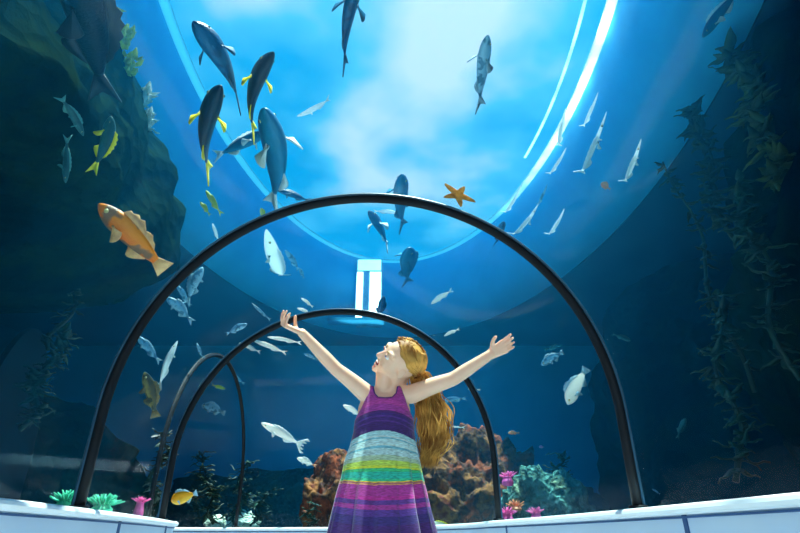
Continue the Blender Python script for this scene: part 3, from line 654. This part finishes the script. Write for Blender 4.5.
def hairmat():
    m, nt, b, N, L = newmat('golden_blonde_hair')
    tc = N.new('ShaderNodeTexCoord'); nz = N.new('ShaderNodeTexNoise'); nz.inputs['Scale'].default_value = 14; L.new(tc.outputs['Object'], nz.inputs['Vector'])
    r = N.new('ShaderNodeValToRGB'); r.color_ramp.elements[0].position = .35; r.color_ramp.elements[1].position = .65; r.color_ramp.elements[0].color = (.36, .14, .025, 1); r.color_ramp.elements[1].color = (1, .63, .15, 1)
    L.new(nz.outputs['Fac'], r.inputs[0]); L.new(r.outputs[0], b.inputs['Base Color']); b.inputs['Roughness'].default_value = .6
    t = N.new('ShaderNodeBsdfTranslucent'); L.new(r.outputs[0], t.inputs[0]); mx = N.new('ShaderNodeMixShader'); mx.inputs[0].default_value = .35
    L.new(b.outputs[0], mx.inputs[1]); L.new(t.outputs[0], mx.inputs[2]); L.new(mx.outputs[0], N['Material Output'].inputs['Surface']); return m
M['hair'] = hairmat()
GX, GY = -.065, 2.07
girl = empty('child', (GX, GY, 0)); tag(girl, 'young blonde girl in a striped sundress looking up with both arms spread wide', 'person')
G0 = Vector((GX, GY, 0))
HC = at_y(398.5, 362, 2.03)
hn = (CR * .15 + CU * -.45 + CT * .88).normalized(); hf = (CR * -.784 + CU * .49 + CT * .382); hf = (hf - hn * hf.dot(hn)).normalized(); hu = hn.cross(hf); hu = hu if hu.z > 0 else -hu
HK = .90
def H(f, s, u): return HC + (hf * f + hn * s + hu * u) * HK      # head frame: forward, near side, up
bm = bmesh.new()
def cap(a, b, ra, rb, n=16):
    a, b = Vector(a), Vector(b); d = (b - a); l_ = d.length; d.normalize(); pts = []; rr = []
    for k in range(6): t = -math.cos(PI / 2 * k / 5) ; pts.append(a + d * ra * t); rr.append(max(ra * math.sin(PI / 2 * k / 5), .0005))
    for k in range(1, 4): t = k / 4; pts.append(a.lerp(b, t)); rr.append(ra + (rb - ra) * t)
    for k in range(6): t = math.sin(PI / 2 * k / 5); pts.append(b + d * rb * t); rr.append(max(rb * math.cos(PI / 2 * k / 5), .0005))
    tube(bm, pts, rr, n)
def chain(pts, rad, n=16):
    for i in range(len(pts) - 1): cap(pts[i], pts[i + 1], rad[i], rad[i + 1], n)
def ellipsoid(c, ax, r, seg=28, b=None):
    r = [q * (HK if ax[0] is hf else 1) for q in r]
    mm = Matrix((ax[0] * r[0], ax[1] * r[1], ax[2] * r[2])).transposed().to_4x4(); mm.translation = c
    bmesh.ops.create_uvsphere(b or bm, u_segments=seg, v_segments=seg // 2, radius=1, matrix=mm)
HA = (hf, hn, hu)
ellipsoid(H(-.008, 0, .022), HA, (.090, .072, .080))
ellipsoid(H(.022, 0, -.012), HA, (.066, .060, .070))
ellipsoid(H(.036, 0, -.048), HA, (.044, .043, .042))
for sg in (-1, 1):
    ellipsoid(H(.056, sg * .030, -.026), HA, (.024, .023, .024))           # cheeks
    ellipsoid(H(.058, sg * .028, .032), HA, (.024, .030, .014))            # brow
    ellipsoid(H(-.006, sg * .072, -.006), HA, (.015, .009, .024))          # ears
    ellipsoid(H(-.004, sg * .074, .008), HA, (.012, .006, .010))
    ellipsoid(H(.0, sg * .045, -.045), HA, (.030, .012, .020))
ellipsoid(H(.066, 0, -.080), HA, (.017, .018, .015))                       # chin
cap(H(.082, 0, .012), H(.097, 0, -.016), .0065, .0095); 
for sg in (-1, 1): ellipsoid(H(.090, sg * .009, -.020), HA, (.008, .0065, .006))
ellipsoid(H(.077, 0, -.037), HA, (.010, .022, .007)); ellipsoid(H(.077, 0, -.063), HA, (.009, .018, .0065))
NB = at_y(391, 391, 2.07)
chain([H(-.028, 0, -.035), NB + Vector((0, 0, .02)), NB - Vector((0, 0, .05))], [.044, .040, .05])
chain([H(.030, 0, -.060), NB + Vector((-.026, -.018, .012))], [.034, .036])
chain([H(-.05, 0, -.045), NB + Vector((.02, .01, .02))], [.034, .036])
# torso
XA = (Vector((1, 0, 0)), Vector((0, 1, 0)), Vector((0, 0, 1)))
SL, SR = at_y(369, 396, 2.06), at_y(412, 394, 2.06)
TC = Vector((GX, GY, 0))
ellipsoid(TC + Vector((.004, 0, .925)), XA, (.102, .062, .10)); ellipsoid(TC + Vector((0, 0, .80)), XA, (.084, .062, .13)); ellipsoid(TC + Vector((-.003, .004, .67)), XA, (.100, .078, .11))
chain([NB - Vector((0, 0, .022)), SL + Vector((.006, 0, 0))], [.036, .036]); chain([NB - Vector((0, 0, .022)), SR - Vector((.006, 0, 0))], [.036, .036])
# legs and feet
for sg in (-1, 1):
    hip = TC + Vector((sg * .052, 0, .62)); knee = TC + Vector((sg * .060, -.012, .33)); ank = TC + Vector((sg * .062, .01, .065))
    chain([hip, hip.lerp(knee, .5), knee], [.064, .056, .042]); chain([knee, knee.lerp(ank, .35) + Vector((0, .012, 0)), ank], [.040, .038, .026])
    chain([ank + Vector((0, .015, -.035)), ank + Vector((sg * .008, -.06, -.045)), ank + Vector((sg * .014, -.115, -.053))], [.027, .022, .013])
    for k in range(5): cap(ank + Vector((sg * (.014) + (k - 2) * .0105, -.108 + abs(k - 1) * .004, -.056)), ank + Vector((sg * .014 + (k - 2) * .0115, -.128 + k * .004 if sg > 0 else -.128 + (4 - k) * .004, -.058)), .0075, .006, 8)
# arms
EL, WL = at_y(336, 369, 1.99), at_y(302, 333, 1.93)
chain([SL, SL.lerp(EL, .5) + Vector((0, 0, .002)), EL], [.037, .031, .0255]); chain([EL, EL.lerp(WL, .3), WL], [.0255, .0255, .0175])
ER, WR = at_y(453, 379, 2.0), at_y(491, 354, 1.95)
chain([SR, SR.lerp(ER, .5) + Vector((0, 0, .002)), ER], [.037, .032, .0265]); chain([ER, ER.lerp(WR, .3), WR], [.0265, .026, .0180])
def hand(W, kn, pn, across, curls, lens, thumb, r=.0062):
    """W wrist, kn middle knuckle; pn palm normal; across: from index to little"""
    d = (kn - W).normalized(); across = (across - d * across.dot(d)).normalized(); pn = d.cross(across) if d.cross(across).dot(pn) > 0 else -d.cross(across)
    offs = (-.0195, -.0065, .0065, .0190)
    for k, o_ in enumerate(offs):
        q = kn + across * o_ - d * (.002 * abs(k - 1.2))
        cap(W + across * o_ * .5, q, .0105, .0088, 10)
        p = q; a = curls[k] * .8; rr = r * (1.06 - .05 * k)
        for j, fr in enumerate((.45, .31, .24)):
            v = d * math.cos(a) + pn * math.sin(a) + across * o_ * (5 if j == 0 else 3)
            p2 = p + v.normalized() * lens[k] * fr; cap(p, p2, rr, rr * .93, 8); p = p2; rr *= .93; a += curls[k] * .28
    b0 = W.lerp(kn, .22) - across * .016; p = b0
    cap(W, b0, .012, .0105, 10)
    for j, (fr, v) in enumerate(zip((.020, .019, .016), thumb)):
        v = (d * v[0] - across * v[1] + pn * v[2]).normalized(); p2 = p + v * fr; cap(p, p2, .0092 - j * .0009, .0082 - j * .0009, 8); p = p2
# raised hand, palm up, fingers curling upward
KL = at_y(284, 325, 1.875)
hand(WL, KL, (CU * 1 + CR * .4), CT * 1 + CR * .3, (1.15, 1.3, 1.45, 1.3), (.050, .054, .051, .042), ((.5, .8, .9), (.5, .3, 1), (.4, .1, 1)))
KR = at_y(505, 346, 1.92)
hand(WR, KR, (CT * .8 + CU * .6 - CR * .1), -CU * .8 + CT * .35 + CR * .5, (.45, .55, .6, .6), (.052, .056, .053, .043), ((.7, .9, .4), (.8, .5, .5), (.9, .2, .5)))
me = bpy.data.meshes.new('body'); bm.to_mesh(me); bm.free()
body = bpy.data.objects.new('body', me); C.objects.link(body)
rm = body.modifiers.new('r', 'REMESH'); rm.mode = 'VOXEL'; rm.voxel_size = .0030; rm.use_smooth_shade = True
sm = body.modifiers.new('s', 'SMOOTH'); sm.factor = .6; sm.iterations = 5
dg = bpy.context.evaluated_depsgraph_get(); me2 = bpy.data.meshes.new_from_object(body.evaluated_get(dg)); body.modifiers.clear(); body.data = me2
me2.materials.clear(); me2.materials.append(M['skin']); me2.materials.append(nmat('rosy_lips', (.75, .22, .2), (.65, .2, .2), 30, .35))
for p in me2.polygons:
    p.use_smooth = True; c = p.center - HC; f_, s_, u_ = c.dot(hf), c.dot(hn), c.dot(hu)
    if f_ > .070 and abs(s_) < .021 and (-.044 < u_ < -.034 or -.068 < u_ < -.057): p.material_index = 1
def kid(o):
    o.parent = girl; o.matrix_parent_inverse = Matrix.Translation(-G0); return o
kid(body)
def kobj(name, b, m, lab=None):
    o = kid(obj(name, b, m)); 
    if lab: o['label'] = lab
    return o
b = bmesh.new(); ellipsoid(H(.0775, 0, -.050), HA, (.009, .017, .0085), 16, b); kobj('mouth', b, nmat('open_mouth', (.25, .03, .03), (.15, .02, .02), 9, .4), 'open dark mouth')
b = bmesh.new(); ellipsoid(H(.0800, 0, -.0450), HA, (.0065, .013, .0028), 12, b); kobj('teeth', b, nmat('teeth', (.9, .88, .82), (.85, .82, .76), 9, .3), 'white upper teeth')
for sg in (-1, 1):
    b = bmesh.new(); ellipsoid(H(.0715, sg * .028, .008), HA, (.0105, .0125, .0078), 16, b); e_ = kobj('eye', b, nmat('eye_white', (.9, .9, .9), (.8, .82, .85), 9, .2))
    b = bmesh.new(); ellipsoid(H(.0805, sg * .0275, .0105), HA, (.0045, .006, .006), 12, b); i_ = obj('iris', b, nmat('blue_iris', (.08, .2, .4), (.05, .12, .25), 60, .2)); i_.parent = e_; i_.matrix_parent_inverse = Matrix.Identity(4)
    b = bmesh.new(); tube(b, [H(.083, sg * .012, .026), H(.084, sg * .022, .031), H(.078, sg * .034, .031), H(.069, sg * .044, .026)], [.002, .0032, .003, .0012], 6); kobj('eyebrow', b, nmat('brow_hair', (.4, .24, .1), (.5, .32, .14), 40, .6))
    b = bmesh.new(); tube(b, [H(.083, sg * .017, .0145), H(.0855, sg * .028, .0195), H(.080, sg * .041, .014)], [.0018, .0028, .0015], 6); kobj('eyelid', b, M['skin'])
# hair: scalp cap and long strands blown back and hanging behind the shoulder
rnd = random.Random(5); b = bmesh.new()
def scalp(th, ph, k=1.0):   # th from crown, ph about the up axis (0 = forehead)
    return H(-.010 + .096 * k * math.sin(th) * math.cos(ph), .079 * k * math.sin(th) * math.sin(ph), .024 + .087 * k * math.cos(th))
def tmax(ph):
    a = abs(((ph + PI) % (2 * PI)) - PI); return math.radians(43 + 86 * (a / PI) ** 1.15 + 3 * math.sin(a * 9))
rings = []
for j in range(15):
    rings.append([scalp(.02 + (tmax(2 * PI * i / 48) - .02) * j / 14, 2 * PI * i / 48, 1 + .012 * math.sin(i * 2.6) + .01 * math.sin(i * 5.2 + j * .4)) for i in range(48)])
inner = [[HC + (p - HC) * .93 for p in r_] for r_ in rings[::-1]]
loft(b, rings + inner, True, True, True)
hair = kobj('hair', b, M['hair'])
gat = at_y(419, 376, 2.13)
for lock in range(7):
    b = bmesh.new()
    for k in range(80):
        ph = PI + rnd.uniform(-3.0, 3.0) * (.4 + .1 * lock); th0 = tmax(ph) * rnd.uniform(.25, 1.02); pts = []
        for q in range(5):
            th_ = th0 + (math.radians(108) - th0) * (q / 4) ** 1.3; pts.append(scalp(th_, ph + (PI - ph) * .85 * (q / 4) ** 1.1, 1.03 + rnd.uniform(0, .09)))
        spread = Vector((rnd.gauss(0, .5), rnd.gauss(0, .55), 0)) * .037; lx = (lock - 3) * .008
        ph_ = rnd.uniform(0, 6.28)
        def wv(q): return Vector((math.sin(ph_ + q * 9), math.cos(ph_ * 2 + q * 8), 0)) * .013
        pts.append(gat + spread * .85 + Vector((lx * .3, 0, rnd.uniform(-.01, .01))))
        for q, (px, py, yy_, sc_) in enumerate([(426, 392, 2.16, .8), (432, 410, 2.18, 1.15), (434, 430, 2.18, 1.2), (433, 446, 2.17, 1.0), (428, 462, 2.15, .55)]):
            e = 1 - .25 * rnd.random() * (q == 4)
            pts.append(at_y(px, py, yy_) * 1.0 + spread * sc_ + Vector((lx * sc_, 0, rnd.uniform(-.012, .02) * (q == 4) * 2)) + wv(q * .4))
        pts = catmull(pts, 4); n_ = len(pts)
        tube(b, pts, [.0023 * (1 - (i / n_) ** 3 * .8) for i in range(n_)], 5)
    o = obj('lock', b, M['hair']); o.parent = hair; o.matrix_parent_inverse = Matrix.Identity(4)
    
# dress
def zp(py, yy_=1.985): return at_y(388, py, yy_).z
def dressmat():
    m, nt, b_, N, L = newmat('striped_dress')
    tc = N.new('ShaderNodeTexCoord'); sp = N.new('ShaderNodeSeparateXYZ'); L.new(tc.outputs['Object'], sp.inputs[0])
    nz = N.new('ShaderNodeTexNoise'); nz.inputs['Scale'].default_value = 30; L.new(tc.outputs['Object'], nz.inputs['Vector'])
    z0, z1 = .30, 1.06
    a = N.new('ShaderNodeMath'); a.operation = 'MULTIPLY_ADD'; a.inputs[1].default_value = .004; L.new(nz.outputs['Fac'], a.inputs[0]); L.new(sp.outputs['Z'], a.inputs[2])
    mr = N.new('ShaderNodeMapRange'); mr.inputs['From Min'].default_value = z0; mr.inputs['From Max'].default_value = z1; xc = N.new('ShaderNodeMath'); xc.operation = 'ADD'; xc.inputs[1].default_value = .062; L.new(sp.outputs['X'], xc.inputs[0])
    x2 = N.new('ShaderNodeMath'); x2.operation = 'POWER'; x2.inputs[1].default_value = 2; ab_ = N.new('ShaderNodeMath'); ab_.operation = 'ABSOLUTE'; L.new(xc.outputs[0], ab_.inputs[0]); L.new(ab_.outputs[0], x2.inputs[0])
    wt = N.new('ShaderNodeMapRange'); wt.inputs['From Min'].default_value = zp(480); wt.inputs['From Max'].default_value = zp(434); wt.inputs['To Min'].default_value = -.6; wt.inputs['To Max'].default_value = 2.2; L.new(sp.outputs['Z'], wt.inputs['Value'])
    pr = N.new('ShaderNodeMath'); pr.operation = 'MULTIPLY'; L.new(x2.outputs[0], pr.inputs[0]); L.new(wt.outputs[0], pr.inputs[1])
    a2 = N.new('ShaderNodeMath'); a2.operation = 'ADD'; L.new(a.outputs[0], a2.inputs[0]); L.new(pr.outputs[0], a2.inputs[1]); L.new(a2.outputs[0], mr.inputs['Value'])
    st = [(384, (.32, .03, .26)), (398, (.40, .04, .28)), (403, (.28, .03, .26)), (409, (.05, .012, .13)), (412, (.03, .01, .14)), (414, (.07, .02, .22)), (416, (.035, .01, .13)), (419, (.07, .02, .2)), (421, (.035, .008, .12)), (430.2, (.32, .60, .62)),
          (435, (.50, .66, .66)), (437, (.15, .45, .52)), (439, (.42, .66, .66)), (444, (.48, .66, .62)), (446, (.14, .42, .5)), (448, (.40, .62, .62)), (455, (.34, .50, .34)), (461, (.42, .60, .08)), (466, (.55, .62, .04)), (469, (.03, .45, .16)), (472, (.01, .42, .32)),
          (480, (.03, .45, .22)), (482, (.75, .55, .03)), (483.6, (.35, .12, .12)), (485, (.72, .30, .12)), (486.4, (.36, .03, .26)), (497, (.42, .02, .25)), (501, (.10, .03, .24)), (506, (.32, .03, .25)), (511, (.08, .03, .24)), (517, (.035, .02, .16)), (526, (.05, .012, .14))]
    def ramp(lst):
        r = N.new('ShaderNodeValToRGB'); r.color_ramp.interpolation = 'CONSTANT'; el = r.color_ramp.elements
        lst = sorted(((max(0, (zp(p_) - z0) / (z1 - z0)), c_) for p_, c_ in lst), key=lambda t: t[0])
        while len(el) < len(lst): el.new(.5)
        for e_, (q, c_) in zip(el, lst): e_.position = q; e_.color = (*c_, 1)
        L.new(mr.outputs[0], r.inputs[0]); return r
    # constant bands: each colour holds from its row down to the next one, so shift the rows by one
    sh = [(st[i + 1][0] if i + 1 < len(st) else 560, st[i][1]) for i in range(len(st))]
    r = ramp(sh); r.color_ramp.interpolation = 'CONSTANT'
    mp = N.new('ShaderNodeMapping'); mp.inputs['Scale'].default_value = (60, 60, 420); L.new(tc.outputs['Object'], mp.inputs[0]); n5 = N.new('ShaderNodeTexNoise'); n5.inputs['Scale'].default_value = 1; n5.inputs['Detail'].default_value = 2; L.new(mp.outputs[0], n5.inputs['Vector'])
    m5 = N.new('ShaderNodeMapRange'); m5.inputs['From Min'].default_value = .35; m5.inputs['From Max'].default_value = .65; m5.inputs['To Min'].default_value = .65; m5.inputs['To Max'].default_value = 1.35; L.new(n5.outputs['Fac'], m5.inputs['Value'])
    v5 = N.new('ShaderNodeVectorMath'); v5.operation = 'SCALE'; L.new(r.outputs[0], v5.inputs[0]); L.new(m5.outputs[0], v5.inputs['Scale'])
    L.new(v5.outputs[0], b_.inputs['Base Color']); b_.inputs['Roughness'].default_value = .8; b_.inputs['Sheen Weight'].default_value = .2
    wv = N.new('ShaderNodeTexNoise'); wv.inputs['Scale'].default_value = 160; L.new(tc.outputs['Object'], wv.inputs['Vector']); bp = N.new('ShaderNodeBump'); bp.inputs['Strength'].default_value = .3; bp.inputs['Distance'].default_value = .003; L.new(wv.outputs['Fac'], bp.inputs['Height']); L.new(bp.outputs[0], b_.inputs['Normal'])
    return m
M['dress'] = dressmat()
rows = [(398, 385.5, .088, .070), (409, 384.6, .098, .074), (418, 384, .108, .076), (430, 383.5, .110, .080), (444, 383, .120, .090), (457, 382, .131, .100), (475, 381.8, .140, .110), (490, 381, .150, .118), (512, 380.5, .161, .126), (533, 380.5, .172, .134), (560, 380.5, .184, .142), (585, 380.5, .194, .15)]
def prow(py):
    for a, c_ in zip(rows, rows[1:]):
        if py <= c_[0]:
            t = max(0, (py - a[0]) / (c_[0] - a[0])); return [a[i] + (c_[i] - a[i]) * t for i in range(4)]
    return rows[-1]
NT = 160
def dring(py, top=False):
    _, cx_, ha, hb = prow(py); z_ = zp(py, GY - hb); cx_w = at_y(cx_, py, GY - hb * .5).x; fold = max(0, min(1, (py - 430) / 100)); out = []
    for i in range(NT):
        t = 2 * PI * i / NT; k = 1 + fold * (.075 * math.sin(t * 11 + .6) + .045 * math.sin(t * 17 + 2) + .02 * math.sin(t * 5) + .10 * (abs(math.sin(6 * t + .5)) - .6)) + .004 * math.sin(t * 40) * (py > 428)
        sx, sy = math.sin(t), -math.cos(t)
        out.append(Vector((cx_w + ha * k * sx, GY + hb * k * sy, z_)))
    return out
bd = bmesh.new()
lower = [dring(py) for py in (585, 575, 565, 555, 545, 533, 522, 512, 501, 490, 482, 475, 466, 457, 450, 444, 438, 434, 431, 430)]
def topz(t):   # how high the bodice reaches at this angle (0 = front)
    a = abs(((t + PI) % (2 * PI)) - PI); d = math.degrees(a)
    pts = [(0, 398.5), (18, 397.5), (30, 393), (36, 386.5), (44, 385.5), (50, 392), (62, 405), (80, 416), (100, 417), (120, 408), (135, 392), (145, 387), (180, 389)]
    for p_, q_ in zip(pts, pts[1:]):
        if d <= q_[0]: return p_[1] + (q_[1] - p_[1]) * (d - p_[0]) / (q_[0] - p_[0])
    return 389
up_rings = []
for j in range(1, 15):
    ring = []
    for i in range(NT):
        t = 2 * PI * i / NT; py = 430 + (topz(t) - 430) * j / 14
        _, cx_, ha, hb = prow(max(py, 398)); 
        if py < 398: q = (398 - py) / 13; ha *= 1 - .10 * q; hb *= 1 - .22 * q
        ring.append(Vector((at_y(cx_, py, GY - hb * .5).x + ha * math.sin(t) , GY - hb * math.cos(t), zp(py, GY - hb))))
    up_rings.append(ring)
loft(bd, lower + up_rings, True)
dr = kobj('dress', bd, M['dress'], 'sundress with purple bodice and bright striped skirt'); so_ = dr.modifiers.new('t', 'SOLIDIFY'); so_.thickness = .005; so_.offset = 1
# dark binding along neckline and armholes
bb = bmesh.new(); tr_ = up_rings[-1]; tube(bb, tr_ + [tr_[0]], .0042, 6); kobj('binding', bb, nmat('indigo_binding', (.05, .015, .16), (.07, .02, .2), 20, .8))
WORLD_S, SUN_E, SUN_D, CHILD_FILL_E = 1.3, 16, (.12, .04, 1), 100
# ------------------------------------------------------------------ sky, sun, fill lights, camera
w = bpy.data.worlds.new('sky'); S.world = w; w.use_nodes = True
nt = w.node_tree; N, L = nt.nodes, nt.links; bg = N['Background']
tc = N.new('ShaderNodeTexCoord'); sp = N.new('ShaderNodeSeparateXYZ'); L.new(tc.outputs['Generated'], sp.inputs[0])
def mth(op, a, b=None, clamp=False):
    n = N.new('ShaderNodeMath'); n.operation = op; n.use_clamp = clamp
    for i, v in enumerate((a, b)):
        if v is None: continue
        if isinstance(v, (int, float)): n.inputs[i].default_value = v
        else: L.new(v, n.inputs[i])
    return n.outputs[0]
zz = mth('MAXIMUM', sp.outputs['Z'], .05); U = mth('DIVIDE', sp.outputs['X'], zz); V = mth('DIVIDE', sp.outputs['Y'], zz)
cb = N.new('ShaderNodeCombineXYZ'); L.new(U, cb.inputs[0]); L.new(V, cb.inputs[1])
nz = N.new('ShaderNodeTexNoise'); nz.inputs['Scale'].default_value = 3.4; nz.inputs['Detail'].default_value = 3; nz.inputs['Roughness'].default_value = .5
L.new(cb.outputs[0], nz.inputs['Vector'])
def blob(u, v, ru, rv, k):
    a = mth('POWER', mth('DIVIDE', mth('SUBTRACT', U, u), ru), 2) if False else None
    du = mth('DIVIDE', mth('SUBTRACT', U, u), ru); dv = mth('DIVIDE', mth('SUBTRACT', V, v), rv)
    s = mth('ADD', mth('MULTIPLY', du, du), mth('MULTIPLY', dv, dv))
    return mth('MULTIPLY', mth('EXPONENT', mth('MULTIPLY', s, -1)), k)
acc = mth('MULTIPLY', mth('SUBTRACT', nz.outputs['Fac'], .5), 1.5)
for b_ in ((.10, .86, .20, .34, .9), (-.13, 1.22, .10, .26, .5), (-.30, .70, .14, .09, .5), (.08, 1.42, .32, .2, .55), (.2, .72, .12, .12, .35)): acc = mth('ADD', acc, blob(*b_))
r = N.new('ShaderNodeValToRGB'); e = r.color_ramp.elements; e[0].position = .0; e[0].color = (.0, .28, .58, 1); e[1].position = .8; e[1].color = (.74, .66, .70, 1)
m_ = e.new(.3); m_.color = (.10, .43, .68, 1)
L.new(acc, r.inputs[0]); L.new(r.outputs[0], bg.inputs[0]); bg.inputs[1].default_value = WORLD_S
pl = bpy.data.lights.new('well_portal', 'AREA'); pl.shape = 'RECTANGLE'; pl.size = 5.8; pl.size_y = 12.2; pl.cycles.is_portal = True
po = bpy.data.objects.new('well_portal', pl); po.location = (CX, CY, ZR + .15); C.objects.link(po)
sl = bpy.data.lights.new('sun', 'SUN'); sl.energy = SUN_E; sl.angle = math.radians(.8); sl.color = (1, .9, .78)
so = bpy.data.objects.new('sun', sl); C.objects.link(so)
so.rotation_euler = Vector((SUN_D)).normalized().to_track_quat('Z', 'Y').to_euler()
# added warm fill from behind the camera, aimed at the child
al = bpy.data.lights.new('child_fill_spot', 'SPOT'); al.energy = CHILD_FILL_E; al.color = (1, .92, .80); al.spot_size = math.radians(30); al.spot_blend = .8; al.shadow_soft_size = .35
ao = bpy.data.objects.new('child_fill_spot', al); ao.location = (-.5, -3.4, 2.2); C.objects.link(ao); ao.rotation_euler = (ao.location - Vector((-.05, 2, 1.05))).to_track_quat('Z', 'Y').to_euler()
hl = bpy.data.lights.new('ledge_fill', 'AREA'); hl.shape = 'RECTANGLE'; hl.size = 3; hl.size_y = .8; hl.energy = 110; hl.color = (.8, .9, 1)  # added cool fill that brightens the ledges, no fixture modelled
ho = bpy.data.objects.new('ledge_fill', hl); ho.location = (0, -3.3, 2.5); C.objects.link(ho); ho.rotation_euler = (ho.location - Vector((0, 2.2, .3))).to_track_quat('Z', 'Y').to_euler()
cam = bpy.data.cameras.new('camera'); cam.lens = 24; cam.sensor_width = 36; cam.clip_end = 200; cam.clip_start = .05
co = bpy.data.objects.new('camera', cam); C.objects.link(co); co.location = EYE; co.rotation_euler = (PI / 2 + PITCH, 0, 0); S.camera = co
vs = S.view_settings; vs.view_transform = 'Standard'; vs.look = 'None'; vs.exposure = 0; vs.gamma = 1; vs.use_curve_mapping = False
cy = S.cycles; cy.max_bounces = 8; cy.diffuse_bounces = 4; cy.glossy_bounces = 3; cy.transmission_bounces = 4; cy.volume_bounces = 1; cy.transparent_max_bounces = 48
cy.use_denoising = True; cy.caustics_reflective = False; cy.caustics_refractive = False
